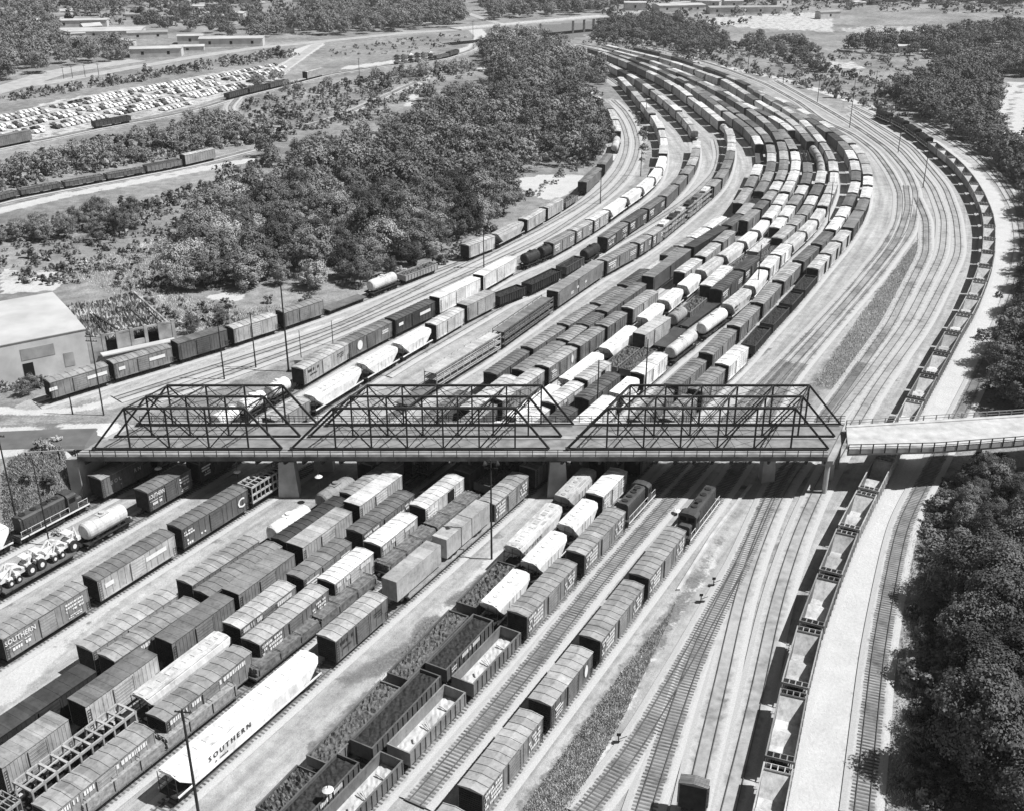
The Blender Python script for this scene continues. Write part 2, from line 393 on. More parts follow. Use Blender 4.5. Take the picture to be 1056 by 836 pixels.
# yard gravel between the strings
poly('gravel', [tuple(TRK[1].P[0] + [-4, 0]), tuple(TRK[14].P[0] + [3, 0])] + [tuple(p + [2.5, -1.5]) for p in TRK[14].P[::6]] + [tuple(p) for p in TRK[12].P[::-6] if p[1] > 500] + [tuple(p) for p in TRK[1].P[::-6]], 1.0, True)
poly('gravel', [tuple(p) for p in TRK[19].P[::6]] + [tuple(p) for p in TRK[24].P[::-6]], 1.0, True)
# bank between yard and low tracks: rough grass
poly('weeds', [(535,840),(590,765),(640,695),(692,630),(697,620),(690,640),(640,745),(605,805),(585,840)], 0.75)
for ch in ('gravel',): poly(ch, [(528,842),(585,765),(636,694),(690,626),(697,622),(690,645),(650,715),(612,775),(575,842)], 0)
poly('dirt', [(612,780),(650,715),(692,640),(735,575),(742,580),(690,650),(650,730),(615,800),(590,842),(572,842)], .62)
poly('weeds', [(958,232),(930,268),(888,324),(850,379),(838,398),(862,402),(888,381),(928,330),(962,262)], 0.55)
poly('gravel', [(958,232),(930,268),(888,324),(850,379),(838,398),(856,402),(882,381),(922,330),(960,258)], 0)
# pale service roads
stamp('dirt', path_px([(840,842),(851,745),(864,664),(893,579),(909,533),(934,484),(970,413),(990.5,364),(1014,315),(1030,264),(1030,226),(1020,200),(1000,176),(960,146),(930,128),(895,110),(850,95),(800,80),(740,68),(690,57)]), 2.4, 1.6)
stamp('dirt', path_px([(300,836),(370,745),(450,655),(520,575)]), 1.6, 1.4, .9)
stamp('dirt', path_px([(0,715),(60,655),(190,550),(262,498)]), 2.0, 1.4, .9)
stamp('dirt', path_px([(215,225),(190,238),(165,247),(135,257)]), 1.0, 1.2)
stamp('dirt', path_px([(170,310),(160,300),(168,285),(180,265)]), .8, 1.0, .7)
stamp('dirt', path_px([(222,306),(240,300),(255,306),(240,312),(222,306)]), 1.2, 1.0)
poly('dirt', [(0,277),(60,280),(70,290),(58,300),(0,304)], .75)
poly('dirt', [(540,182),(605,180),(600,192),(570,208),(545,200),(520,196)], .9)
stamp('dirt', path_px([(-20,422),(60,427),(110,415),(200,385),(290,352),(380,322),(470,285)]), 1.0, 1.2, .8)
stamp('dirt', path_px([(-20,348),(20,345),(30,338)]), 1.0, 1.0, .6)
stamp('dirt', path_px([(-30,225),(60,203),(130,190),(205,175),(260,165)]), 2.5, 2, .8)
stamp('dirt', path_px([(300,55),(330,45),(310,58),(285,75),(265,90)]), 3, 3)
stamp('dirt', path_px([(360,70),(420,62),(470,55),(490,48),(497,38),(488,28)]), 3.5, 3)
stamp('dirt', path_px([(420,110),(440,80)]), 1.5, 2, .7)
stamp('dirt', path_px([(1048,85),(1034,105),(1030,128),(1036,142)]), 2.2, 1.5, .9)
stamp('dirt', path_px([(1066,85),(1052,105),(1050,128),(1056,150)]), 2.2, 1.5, .9)
poly('dirt', [(860,30),(905,40),(960,38),(965,28),(905,26)], .5); poly('dirt', [(905,36),(955,34),(960,42),(915,45)], .6)
poly('dirt', [(720,24),(780,30),(860,34),(860,12),(800,14),(735,18)], .6)
poly('dirt', [(840,62),(880,64),(895,72),(850,70)], .6)
stamp('dirt', path_px([(545,100),(575,108),(600,118)]), 1.0, 1.5, .8)
stamp('dirt', path_px([(495,70),(520,80),(560,92),(580,100),(606,113)]), 1.6, 1.5, .9)
# storage lot, pale
poly('dirt', [(-5,152),(-5,120),(60,103),(150,88),(240,72),(310,62),(290,82),(235,98),(200,110),(110,130)], .55)
# fields and rough ground
for _ in range(620):
    x, y = RND.uniform(-700, 600), RND.uniform(190, 1100)
    stamp('weeds', [(x, y)], RND.uniform(1, 6), RND.uniform(3, 12), RND.uniform(.2, .6))
stamp('dirt', smooth_line(ROADC, 2, 4), 5.2, 1.2, .9)
poly('weeds', [(962,500),(950,560),(944,660),(936,740),(932,842),(1250,900),(1250,480),(1000,480)], 1.0)
poly('weeds', [(1000,420),(1022,365),(1044,305),(1054,262),(1056,200),(1400,200),(1400,440)], 1.0)
poly('weeds', [(500,30),(590,24),(620,22),(625,38),(590,40),(540,44),(505,40)], 1.0)
poly('weeds', [(60,455),(20,470),(-10,500),(0,560),(40,535),(75,480)], .6)
cov['weeds'] *= (1 - .8 * cov['gravel'])
# weeds in the yard
for pts, r in (([(345,800),(390,745),(440,690)], 1.2), ([(360,700),(400,690),(450,640)], 1.0), ([(330,770),(390,715)], 1.0), ([(470,620),(510,590)], .7)):
    stamp('weeds', path_px(pts), r, 1.6, .75)
for _ in range(60):
    k = RND.choice([3, 10, 11, 14, 19, 21]); t = TRK[k]; p = t.pos(RND.uniform(0, 120)) + np.array([RND.uniform(2.2, 3.4), 0])
    stamp('weeds', [tuple(p)], RND.uniform(.2, .9), 1.2, RND.uniform(.3, .8))
for _ in range(110):
    k = RND.choice([1, 2, 3, 9, 10, 11, 12, 14, 15, 19, 21, 22]); t = TRK[k]; p = t.pos(RND.uniform(0, 260)) + np.array([RND.choice([-1, 1]) * RND.uniform(1.9, 3.6), 0])
    q = smooth_line([tuple(p), tuple(p + np.array([.55, .9]) * RND.uniform(1, 6))], 1.0, 1.0)
    stamp('weeds', q, RND.uniform(.1, .5), 1.0, RND.uniform(.35, .75))

me = bpy.data.meshes.new('ground')
nx, ny = len(xs), len(ys)
V = np.c_[GX.ravel(), GY.ravel(), GZ.ravel()]
I = np.arange(nx * ny).reshape(ny, nx)
F = np.c_[I[:-1, :-1].ravel(), I[:-1, 1:].ravel(), I[1:, 1:].ravel(), I[1:, :-1].ravel()]
me.vertices.add(len(V)); me.vertices.foreach_set('co', V.ravel().astype(np.float32))
me.loops.add(F.size); me.loops.foreach_set('vertex_index', F.ravel().astype(np.int32))
me.polygons.add(len(F)); me.polygons.foreach_set('loop_start', np.arange(0, F.size, 4, dtype=np.int32)); me.polygons.foreach_set('loop_total', np.full(len(F), 4, np.int32))
me.update()
ca = me.color_attributes.new('cover', 'FLOAT_COLOR', 'POINT')
ca.data.foreach_set('color', np.c_[cov['gravel'].ravel(), cov['weeds'].ravel(), cov['dirt'].ravel(), np.ones(nx * ny)].ravel().astype(np.float32))
# distance along and across the yard curve, so that wear runs with the tracks
RP = TRK[12].P[::3]; RD = TRK[12].d[::3]; RT, RN = strip_frames(RP); RP2 = np.vstack([RP[0] - RT[0] * 400, RP, RP[-1] + RT[-1] * 2500])
px_, py_ = V[:, 0], V[:, 1]; best = np.full(len(V), 1e18); al = np.zeros(len(V)); ac = np.zeros(len(V))
for i in range(len(RP)):
    dx, dy = px_ - RP[i, 0], py_ - RP[i, 1]; q = dx * dx + dy * dy; m_ = q < best
    best[m_] = q[m_]; al[m_] = RD[i] + dx[m_] * RT[i, 0] + dy[m_] * RT[i, 1]; ac[m_] = dx[m_] * RN[i, 0] + dy[m_] * RN[i, 1]
av = me.attributes.new('along', 'FLOAT_VECTOR', 'POINT'); av.data.foreach_set('vector', np.c_[al, ac, np.zeros(len(V))].ravel().astype(np.float32))
GM, nt, b = newmat('ground_cover', 0.95)
w = worldpos(nt); at_ = N(nt, 'ShaderNodeAttribute', attribute_name='cover'); sp = N(nt, 'ShaderNodeSeparateColor'); nt.links.new(at_.outputs['Color'], sp.inputs[0])
nf = noise(nt, w, 2.2, 6, 0.7); nm = noise(nt, w, 0.28, 6, 0.65); nl = noise(nt, w, 0.03, 5, 0.6); nvf = noise(nt, w, 9.0, 3)
brk = mth(nt, 'ADD', remap(nt, nm, 0.3, 0.7, -.3, .3), remap(nt, nf, 0.3, 0.7, -.2, .2))
def mask(ch): return remap(nt, mth(nt, 'ADD', sp.outputs[ch], brk), 0.38, 0.62, 0, 1)
grass = mth(nt, 'MULTIPLY', remap(nt, nf, 0.25, 0.75, 0.13, 0.36), remap(nt, nl, 0.3, 0.7, 0.62, 1.3))
grass = mth(nt, 'MULTIPLY', grass, remap(nt, nm, 0.3, 0.7, 0.65, 1.4))
grav = mth(nt, 'MULTIPLY', remap(nt, nvf, 0.25, 0.75, 0.34, 0.58), remap(nt, nm, 0.3, 0.7, 0.8, 1.12))
la = N(nt, 'ShaderNodeAttribute', attribute_name='along'); rm = N(nt, 'ShaderNodeMapping'); rm.inputs['Scale'].default_value = (.03, .62, 1); nt.links.new(la.outputs['Vector'], rm.inputs['Vector'])
nst = noise(nt, rm.outputs[0], 1.0, 5, .6)
grav = mth(nt, 'MULTIPLY', grav, remap(nt, nst, 0.3, 0.7, 0.62, 1.12))
grav = mth(nt, 'MULTIPLY', grav, remap(nt, noise(nt, w, .75, 5, .75), 0.25, 0.55, 0.62, 1.0))
grav = mth(nt, 'MULTIPLY', grav, remap(nt, nl, 0.3, 0.7, 0.88, 1.08))
dirt = mth(nt, 'MULTIPLY', remap(nt, nf, 0.25, 0.75, 0.44, 0.58), remap(nt, nm, 0.3, 0.7, 0.9, 1.08))
weed = remap(nt, nf, 0.25, 0.75, 0.06, 0.27)
c = mixv(nt, mask(0), grass, grav); c = mixv(nt, mask(2), c, dirt); c = mixv(nt, mask(1), c, weed)
setcol(nt, b, c)
bp = N(nt, 'ShaderNodeBump'); bp.inputs['Strength'].default_value = .6; bp.inputs['Distance'].default_value = .25
nt.links.new(nf, bp.inputs['Height']); nt.links.new(bp.outputs[0], b.inputs['Normal'])
me.materials.append(GM)
go = obj('ground', me); tag(go, kind='structure')
def road(name, pts, wdt, mat, lift=0.05, world=None):
    P = smooth_line(world if world is not None else [at2(x, y) for x, y in pts], 3.0, 6.0); mb = MB()
    n_ = max(2, int(wdt / 2)); e = np.linspace(-wdt / 2, wdt / 2, n_ + 1)
    T, Nn = strip_frames(P)
    Zs = [hgt(*(P + Nn * o_).T) for o_ in e]
    Zc = np.max(Zs, axis=0)
    ribbon(mb, P, Zc, -wdt / 2, wdt / 2, lift, lift)
    ribbon(mb, P, Zc, -wdt / 2 - .6, -wdt / 2, lift - .5, lift); ribbon(mb, P, Zc, wdt / 2, wdt / 2 + .6, lift, lift - .5)
    return tag(part(name, mb, mat), kind='structure')
# ------------------------------------------------------------------ rolling stock, one prototype of each kind
ALB = [.02, .038, .07, .115, .17, .235, .32, .42, .56, .78]
def alb(t): return ALB[int(t)] if float(t) == int(t) else ALB[int(t)] + (ALB[min(9, int(t) + 1)] - ALB[int(t)]) * (t - int(t))
ENDM = plain_mat('shaded_car_end', .02, .05, 1.2, .8, False)  # black end paint that also puts the shade of the ends into the colour
def text_mesh(name, lines, mat):
    """lines: (text, size, x, z, squeeze) laid on the plane y=0, facing -y"""
    vs, fs = [], []
    for tx, size, x, z, sq in lines:
        cu = bpy.data.curves.new('lettering', 'FONT'); cu.body = tx; cu.size = size; cu.align_x = 'CENTER'; cu.resolution_u = 2
        cu.offset = size * 0.018
        o = bpy.data.objects.new('lettering', cu); COL.objects.link(o)
        bpy.context.view_layer.update()
        m = bpy.data.meshes.new_from_object(o.evaluated_get(bpy.context.evaluated_depsgraph_get()))
        b = len(vs)
        vs += [(v.co.x * sq + x, -0.001, v.co.y + z) for v in m.vertices]; fs += [tuple(b + i for i in p.vertices) for p in m.polygons]
        bpy.data.objects.remove(o); bpy.data.meshes.remove(m); bpy.data.curves.remove(cu)
    me = bpy.data.meshes.new(name); me.from_pydata(vs, [], fs); me.materials.append(mat); me.update(); return me
def bars_mesh(name, rects, mat):
    mb = MB()
    for x0, x1, z0, z1 in rects: mb.quad((x0, 0, z0), (x1, 0, z0), (x1, 0, z1), (x0, 0, z1))
    return mb.mesh(name, mat)
def rows(x0, x1, z, n, h, gap, rnd):
    out = []
    for i in range(n):
        x = x0
        while x < x1 - .1:
            wd = rnd.uniform(.12, .42); 
            if rnd.random() < .85: out.append((x, min(x + wd, x1), z, z + h))
            x += wd + .09
        z -= h + gap
    return out
_r = random.Random(4)
LET = {}
LET['S'] = [text_mesh('lettering', [('SOUTHERN', 1.0, -4.4, 3.0, .95)], WHITE), bars_mesh('small_lettering', rows(-6.6, -2.3, 2.45, 1, .12, .1, _r) + rows(-5.9, -2.9, 1.75, 1, .45, .1, _r) + rows(3.0, 6.0, 3.35, 3, .3, .22, _r) + rows(3.2, 5.6, 1.6, 2, .16, .14, _r), WHITE)]
LET['C'] = [text_mesh('lettering', [('C', 2.3, 5.4, 1.85, 1.0)], WHITE), bars_mesh('small_lettering', rows(-6.6, -4.6, 3.3, 2, .3, .15, _r) + rows(-6.2, -5.0, 1.8, 2, .4, .2, _r) + rows(-3.4, -2.4, 1.6, 1, .3, .2, _r), WHITE)]
def disc(cx, cz, rx, rz, mat, n=20):
    mb = MB(); mb.add([(cx + rx * math.cos(2 * PI * i / n), 0, cz + rz * math.sin(2 * PI * i / n)) for i in range(n)], [tuple(range(n))]); return mb.mesh('emblem', mat)
LET['O'] = [disc(-3.6, 2.7, .8, 1.05, WHITE), bars_mesh('small_lettering', rows(3.2, 5.6, 3.0, 2, .35, .12, _r), WHITE)]
LET['Q'] = [disc(4.6, 2.7, .55, .9, WHITE), bars_mesh('small_lettering', [(-5.8, -4.0, 2.9, 3.15), (-5.4, -3.2, 2.5, 2.75)] + rows(-5.6, -3.4, 2.0, 2, .2, .2, _r), WHITE)]
LET['X'] = [bars_mesh('small_lettering', rows(-6.6, -2.8, 3.45, 4, .38, .2, _r) + rows(3.4, 6.2, 3.3, 4, .34, .2, _r), WHITE)]
LET['Y'] = [bars_mesh('small_lettering', [(-6.4, -2.9, 3.2, 3.5), (-6.4, -3.4, 2.7, 3.0)] + rows(-5.5, -3.2, 2.2, 2, .25, .15, _r) + [(3.6, 6.2, 3.2, 3.42), (3.6, 6.2, 2.75, 2.95), (3.6, 5.8, 2.3, 2.5)], WHITE)]
LET['W'] = [bars_mesh('small_lettering', [(-5.9, -4.4, 2.5, 3.2), (1.0, 5.2, 2.6, 3.3)], WHITE)]
LET['K'] = [text_mesh('lettering', [('S O U T H E R N', 1.0, -4.0, 2.7, .95)], INK), bars_mesh('small_lettering', rows(-6.5, -4.5, 2.0, 1, .2, .1, _r), INK)]
LET['N'] = [text_mesh('lettering', [('S O U T H E R N', .95, -.2, 2.6, 1.0)], WHITE), bars_mesh('small_lettering', rows(-1.6, 1.6, 1.8, 1, .2, .1, _r), WHITE)]
LET['I'] = [bars_mesh('small_lettering', rows(-5.8, -2.6, 3.0, 1, .55, .2, _r) + rows(-5.2, -2.8, 2.2, 1, .3, .2, _r) + rows(3.2, 5.4, 3.2, 3, .2, .2, _r), INK)]
LET['V'] = [bars_mesh('small_lettering', rows(-6.4, 5.8, 3.3, 1, .62, .2, _r), WHITE)]
LET['G'] = [bars_mesh('small_lettering', rows(-2.6, 2.6, 2.3, 1, .6, .2, _r) + rows(-5.6, -4.2, 2.2, 2, .25, .15, _r), WHITE)]

def bogie(mb, x):
    for sy in (-.98, .98):
        mb.box(x - 1.15, x + 1.15, sy - .08, sy + .08, .42, .72); mb.box(x - .3, x + .3, sy - .12, sy + .12, .3, .85)
    mb.box(x - .2, x + .2, -1.0, 1.0, .55, .85)
    for dx in (-.85, .85):
        mb.tube((x + dx, -.85, .43), (x + dx, .85, .43), .08, n=6)
        for sy in (-.75, .75): mb.tube((x + dx, sy - .07, .43), (x + dx, sy + .07, .43), .43, n=12)
def under(hl, z=1.0):
    mb = MB(); mb.box(-hl + .2, hl - .2, -.3, .3, .7, z); 
    for sx in (-1, 1): mb.box(min(sx * hl, sx * (hl + .62)), max(sx * hl, sx * (hl + .62)), -.14, .14, .7, .98)
    mb.tube((-.4, -.7, .75), (.7, -.7, .75), .22, n=8); mb.box(1.0, 1.9, .4, .9, .6, .95)
    mb.bar((-hl + 1.5, -1.0, .8), (-1.6, -.4, .55), .05); mb.bar((hl - 1.5, -1.0, .8), (1.8, -.4, .55), .05)
    return mb
def chassis(root, hl, far, z=1.0):
    mb = under(hl, z)
    if far: bogie(mb, -hl + 1.7); bogie(mb, hl - 1.7); part('underframe', mb, METAL, root)
    else:
        part('underframe', mb, METAL, root)
        for x in (-hl + 1.7, hl - 1.7):
            m2 = MB(); bogie(m2, x); part('bogie', m2, METAL, root)
def ladders(root, hl, y=1.52, top=4.0):
    for sx, sy in ((-1, -1), (1, 1), (-1, 1), (1, -1)):
        mb = MB(); xa, xb = sx * (hl - .1), sx * (hl - .55); zt = top if sx * sy > 0 else 2.2
        for xx in (xa, xb): mb.bar((xx, sy * (y + .05), .8), (xx, sy * (y + .05), zt), .04)
        z = .95
        while z < zt: mb.bar((xa, sy * (y + .05), z), (xb, sy * (y + .05), z), .035); z += .38
        part('ladder', mb, METAL, root)
def mk_boxcar(L, far, top=4.15, smooth=False, doorw=2.6, blackdoor=False, dx=0.0):
    r = empty('boxcar'); hl = L / 2 - .62
    mb = MB(); mb.box(-hl, hl, -1.46, 1.46, 1.02, top)
    if smooth:
        n = int(2 * hl / .62)
        for i in range(n + 1):
            x = -hl + 2 * hl * i / n
            for sy in (-1, 1): mb.box(x - .05, x + .05, min(sy * 1.46, sy * 1.5), max(sy * 1.46, sy * 1.5), 1.1, top - .12)
    else:
        n = int(2 * hl / 1.15)
        for i in range(n + 1):
            x = -hl + .05 + (2 * hl - .1) * i / n
            for sy in (-1, 1): mb.box(x - .05, x + .05, min(sy * 1.46, sy * 1.52), max(sy * 1.46, sy * 1.52), 1.1, top - .08)
    for sy in (-1, 1): mb.box(-hl, hl, min(sy * 1.46, sy * 1.525), max(sy * 1.46, sy * 1.525), .92, 1.12)
    if far:
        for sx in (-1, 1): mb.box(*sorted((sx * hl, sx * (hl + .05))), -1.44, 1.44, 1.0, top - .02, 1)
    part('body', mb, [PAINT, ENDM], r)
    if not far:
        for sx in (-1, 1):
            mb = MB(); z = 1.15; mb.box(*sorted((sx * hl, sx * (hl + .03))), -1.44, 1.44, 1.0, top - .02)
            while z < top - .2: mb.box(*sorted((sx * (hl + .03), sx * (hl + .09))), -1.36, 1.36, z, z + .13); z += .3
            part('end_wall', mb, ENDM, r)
    # roof
    mb = MB(); rise = .06 if smooth else .24; e = 1.56; ht = top + .02
    prof = [(-e, ht), (e, ht), (e, ht + .07), (0, ht + .07 + rise), (-e, ht + .07)]
    mb.prism(prof, -hl - .05, hl + .05)
    n = max(8, int(2 * hl / (1.25 if not smooth else 1.6)))
    if not smooth or not far:
        hh = .075 if not smooth else .03
        for i in range(n + 1):
            x = -hl + 2 * hl * i / n; x0 = max(-hl - .05, x - .07); x1 = min(hl + .05, x + .07)
            mb.prism([(-e, ht + .065), (0, ht + .065 + rise), (e, ht + .065), (e, ht + .07 + hh), (0, ht + .07 + rise + hh), (-e, ht + .07 + hh)], x0, x1)
    part('roof', mb, ROOFP, r)
    if not far or blackdoor:
        for sy in (-1, 1):
            mb = MB(); y0, y1 = sorted((sy * 1.525, sy * 1.6)); mb.box(dx - doorw / 2, dx + doorw / 2, y0, y1, 1.12, top - .22)
            z = 1.4
            while z < top - .4: mb.box(dx - doorw / 2 + .1, dx + doorw / 2 - .1, sy * 1.62 - .02, sy * 1.62 + .02, z, z + .1); z += .45
            for xx in (dx - doorw / 2, dx + doorw / 2): mb.box(xx - .05, xx + .05, *sorted((sy * 1.525, sy * 1.66)), 1.1, top - .2)
            part('door', mb, BLACK if blackdoor else PAINT, r)
    chassis(r, hl, far)
    if not far: ladders(r, hl)
    return r
def mk_covered_hopper(L, far, smooth=False):
    r = empty('covered_hopper'); hl = L / 2 - .62
    # rounded body, end sheets slope in towards the bottom
    def ring(x, s=1.0):
        return [(x, y * s, z) for y, z in [(-1.5, 1.6), (-1.52, 3.3), (-1.3, 3.95), (-.7, 4.2), (.7, 4.2), (1.3, 3.95), (1.52, 3.3), (1.5, 1.6), (1.2, 1.2), (-1.2, 1.2)]]
    a = ring(-hl + .15); b_ = ring(hl - .15)
    for k, (low, dxx) in enumerate([(0, 2.2), (7, 2.2), (8, 2.5), (9, 2.5), (1, .35), (6, .35)]):
        i = low; a[i] = (a[i][0] + dxx, a[i][1], a[i][2]); b_[i] = (b_[i][0] - dxx, b_[i][1], b_[i][2])
    mb = MB(); mb.loft([a, ring(-hl + 2.8), ring(hl - 2.8), b_])
    if not smooth:
        n = int(2 * hl / 1.1)
        for i in range(3, n - 2):
            x = -hl + 2 * hl * i / n
            for sy in (-1, 1): mb.box(x - .05, x + .05, *sorted((sy * 1.5, sy * 1.585)), 1.5, 3.35)
    for sy in (-1, 1): mb.box(-hl, hl, *sorted((sy * 1.42, sy * 1.56)), 1.38, 1.58)
    # bottom outlets
    nb = 3 if L < 17 else 5
    for i in range(nb):
        cx = -hl + 2.8 + (2 * hl - 5.6) * (i + .5) / nb; wd = (2 * hl - 5.6) / nb / 2 - .1
        mb.loft([[(cx - wd, -1.1, 1.25), (cx + wd, -1.1, 1.25), (cx + wd, 1.1, 1.25), (cx - wd, 1.1, 1.25)][::-1], [(cx - .4, -.4, .5), (cx + .4, -.4, .5), (cx + .4, .4, .5), (cx - .4, .4, .5)][::-1]])
    part('body', mb, PAINT, r)
    mb = MB()
    for sy in (-1, 1): mb.box(-hl + .3, hl - .3, sy * 1.02 - .22, sy * 1.02 + .22, 4.14 - .02, 4.17)
    nh = int(2 * hl / 1.3)
    for i in range(nh):
        x = -hl + .9 + (2 * hl - 1.8) * i / (nh - 1)
        if smooth: mb.box(x - .45, x + .45, -.4, .4, 4.19, 4.27)
        else: mb.tube((x, -.0, 4.19), (x, 0, 4.29), .36, n=10)
    part('roof_hatches', mb, ROOFP, r)
    for sx in (-1, 1):
        mb = MB(); x = sx * (hl - .08)
        for yy in (-1.35, 0, 1.35): mb.bar((x, yy, 1.2), (x, yy, 3.9), .07)
        for zz in (1.25, 2.2, 3.1): mb.bar((x, -1.4, zz), (x, 1.4, zz), .05)
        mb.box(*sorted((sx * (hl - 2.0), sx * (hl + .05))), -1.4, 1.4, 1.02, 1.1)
        part('end_frame', mb, ENDM, r)  # frame coloured near black to stand for the shade at the end
    chassis(r, hl, far); return r
def lumpy(x0, x1, w, z, amp, nx_, ny_, rnd):
    mb = MB(); b = []
    for i in range(nx_ + 1):
        for j in range(ny_ + 1):
            u = i / nx_; v = j / ny_; e = min(u, 1 - u, v, 1 - v)
            b.append((x0 + (x1 - x0) * u, -w + 2 * w * v, z + (amp * rnd.uniform(-.6, 1) if e > 0 else 0) + (.25 * amp * math.sin(u * 9) if e > 0 else 0)))
    fs = []
    for i in range(nx_):
        for j in range(ny_):
            k = i * (ny_ + 1) + j; fs.append((k, k + ny_ + 1, k + ny_ + 2, k + 1))
    return mb.add(b, fs)
def mk_gondola(L, far, load='coal', h=2.9):
    r = empty('gondola'); hl = L / 2 - .62; mb = MB()
    for sy in (-1, 1): mb.box(-hl, hl, *sorted((sy * 1.4, sy * 1.47)), 1.0, h); mb.box(-hl, hl, *sorted((sy * 1.37, sy * 1.57)), h, h + .1)
    for sx in (-1, 1): mb.box(*sorted((sx * (hl - .07), sx * hl)), -1.4, 1.4, 1.0, h); mb.box(*sorted((sx * (hl - .1), sx * (hl + .06))), -1.57, 1.57, h + .002, h + .102)
    mb.box(-hl, hl, -1.4, 1.4, .98, 1.1)
    n = int(2 * hl / (1.0 if not far else 1.5))
    for i in range(n + 1):
        x = -hl + .08 + (2 * hl - .16) * i / n
        for sy in (-1, 1): mb.box(x - .07, x + .07, *sorted((sy * 1.47, sy * 1.6)), 1.0, h)
    part('body', mb, PAINT, r)
    rn = random.Random(int(L * 10) + len(load))
    if load == 'coal': part('load', lumpy(-hl + .08, hl - .08, 1.39, h - .35, .16, 30, 8, rn), COAL, r)
    elif load == 'scrap': part('load', lumpy(-hl + .08, hl - .08, 1.39, h - .2, .4, 44, 10, rn), SCRAP, r)
    elif load == 'sand':
        mb = lumpy(-hl + .08, hl - .08, 1.39, 1.35, .12, 24, 8, rn)
        for _ in range(5):
            x = rn.uniform(-hl + 1, hl - 1); mb.bar((x, rn.uniform(-.9, 0), 1.5), (x + rn.uniform(-.6, .6), rn.uniform(.2, 1), 1.75), .14)
        part('load', mb, SAND, r)
    elif load == 'full': part('load', lumpy(-hl + .08, hl - .08, 1.39, h - .12, .1, 24, 8, rn), SAND, r)
    chassis(r, hl, far); return r
def mk_tank(L, far, rad=1.4, dark=False):
    r = empty('tank_car'); hl = L / 2 - .62; mb = MB(); z = 1.25 + rad; n = 20
    prof = [(-hl + .45, rad * .55), (-hl + .55, rad * .8), (-hl + .8, rad * .95), (-hl + 1.1, rad), (hl - 1.1, rad), (hl - .8, rad * .95), (hl - .55, rad * .8), (hl - .45, rad * .55)]
    mb.loft([[(x, q * math.cos(2 * PI * i / n), z + q * math.sin(2 * PI * i / n)) for i in range(n)] for x, q in prof])
    for x in (-hl / 2, 0, hl / 2): mb.loft([[(x + d_, (rad + .03) * math.cos(2 * PI * i / n), z + (rad + .03) * math.sin(2 * PI * i / n)) for i in range(n)] for d_ in (-.06, .06)])
    part('tank', mb, PAINT, r)
    mb = MB(); mb.tube((0, 0, z + rad - .1), (0, 0, z + rad + .35), .45, n=12); mb.box(-.9, .9, -.6, .6, z + rad - .05, z + rad + .06)
    part('dome', mb, PAINT, r)
    mb = MB()
    for sy in (-1, 1):
        for k in range(9):
            x = -hl + 1 + (2 * hl - 2) * k / 8; mb.bar((x, sy * 1.45, 1.3), (x, sy * 1.45, 2.1), .035)
        mb.bar((-hl + 1, sy * 1.45, 2.1), (hl - 1, sy * 1.45, 2.1), .04); mb.box(-hl, hl, *sorted((sy * 1.1, sy * 1.5)), 1.16, 1.22)
    for sx in (-1, 1): mb.box(*sorted((sx * (hl - 1.0), sx * hl)), -1.5, 1.5, 1.0, 1.15); mb.box(*sorted((sx * (hl - 2.6), sx * (hl - 2.0))), -.9, .9, 1.1, 1.7)
    part('walkway', mb, METAL, r)
    chassis(r, hl, far, 1.15); return r
def mk_flat(L, far, bulk=False):
    r = empty('flatcar'); hl = L / 2 - .62; mb = MB(); mb.box(-hl, hl, -1.5, 1.5, .95, 1.2)
    n = int(2 * hl / 1.2)
    for i in range(n + 1):
        x = -hl + .1 + (2 * hl - .2) * i / n
        for sy in (-1, 1): mb.box(x - .06, x + .06, *sorted((sy * 1.5, sy * 1.57)), .98, 1.15)
    part('deck', mb, PAINT, r)
    if bulk:
        for sx in (-1, 1):
            mb = MB(); x = sx * (hl - .15)
            for yy in (-1.4, -.5, .5, 1.4): mb.bar((x, yy, 1.2), (x, yy, 4.2), .16)
            for zz in (1.8, 2.6, 3.4, 4.15): mb.bar((x, -1.45, zz), (x, 1.45, zz), .12)
            part('bulkhead', mb, METAL, r)
    chassis(r, hl, far); return r
def car_blob(mb, x, z, s=1.0, mi=0, ln=4.4):
    mb.box(x - ln / 2, x + ln / 2, -.85, .85, z + .25, z + .8, mi); mb.loft([[(x - 1.2, -.78, z + .8), (x + .9, -.78, z + .8), (x + .9, .78, z + .8), (x - 1.2, .78, z + .8)], [(x - .8, -.65, z + 1.3), (x + .4, -.65, z + 1.3), (x + .4, .65, z + 1.3), (x - .8, .65, z + 1.3)]], mi)
def mk_autorack(L, far, loaded=False, rails=True):
    r = empty('auto_rack_car'); hl = L / 2 - .62; mb = MB()
    mb.box(-hl, hl, -1.48, 1.48, .95, 1.12); part('deck', mb, PAINT, r)
    mb = MB(); n = int(2 * hl / 2.4)
    for i in range(n + 1):
        x = -hl + .1 + (2 * hl - .2) * i / n
        for sy in (-1, 1): mb.bar((x, sy * 1.46, 1.1), (x, sy * 1.46, 4.35), .12)
    for z in ((1.5, 2.4, 2.75, 3.6, 4.3) if rails else (2.55, 4.1)):
        for sy in (-1, 1): mb.bar((-hl, sy * 1.48, z), (hl, sy * 1.48, z), .08, .2 if rails else .12)
    part('rack_frame', mb, PAINT, r)
    mb = MB()
    for z in (2.5, 3.9): mb.box(-hl, hl, -1.4, 1.4, z, z + .08)
    part('rack_deck', mb, ROOFP, r)
    if loaded:
        for z in (1.12, 2.58, 3.98):
            k = int(2 * hl / 5)
            for i in range(k):
                mb = MB(); car_blob(mb, -hl + 2.6 + (2 * hl - 5.2) * i / (k - 1), z)
                tone(part('carried_automobile', mb, PAINT, r), RND.choice([.05, .2, .5, .75, .75]))
    chassis(r, hl, far); return r
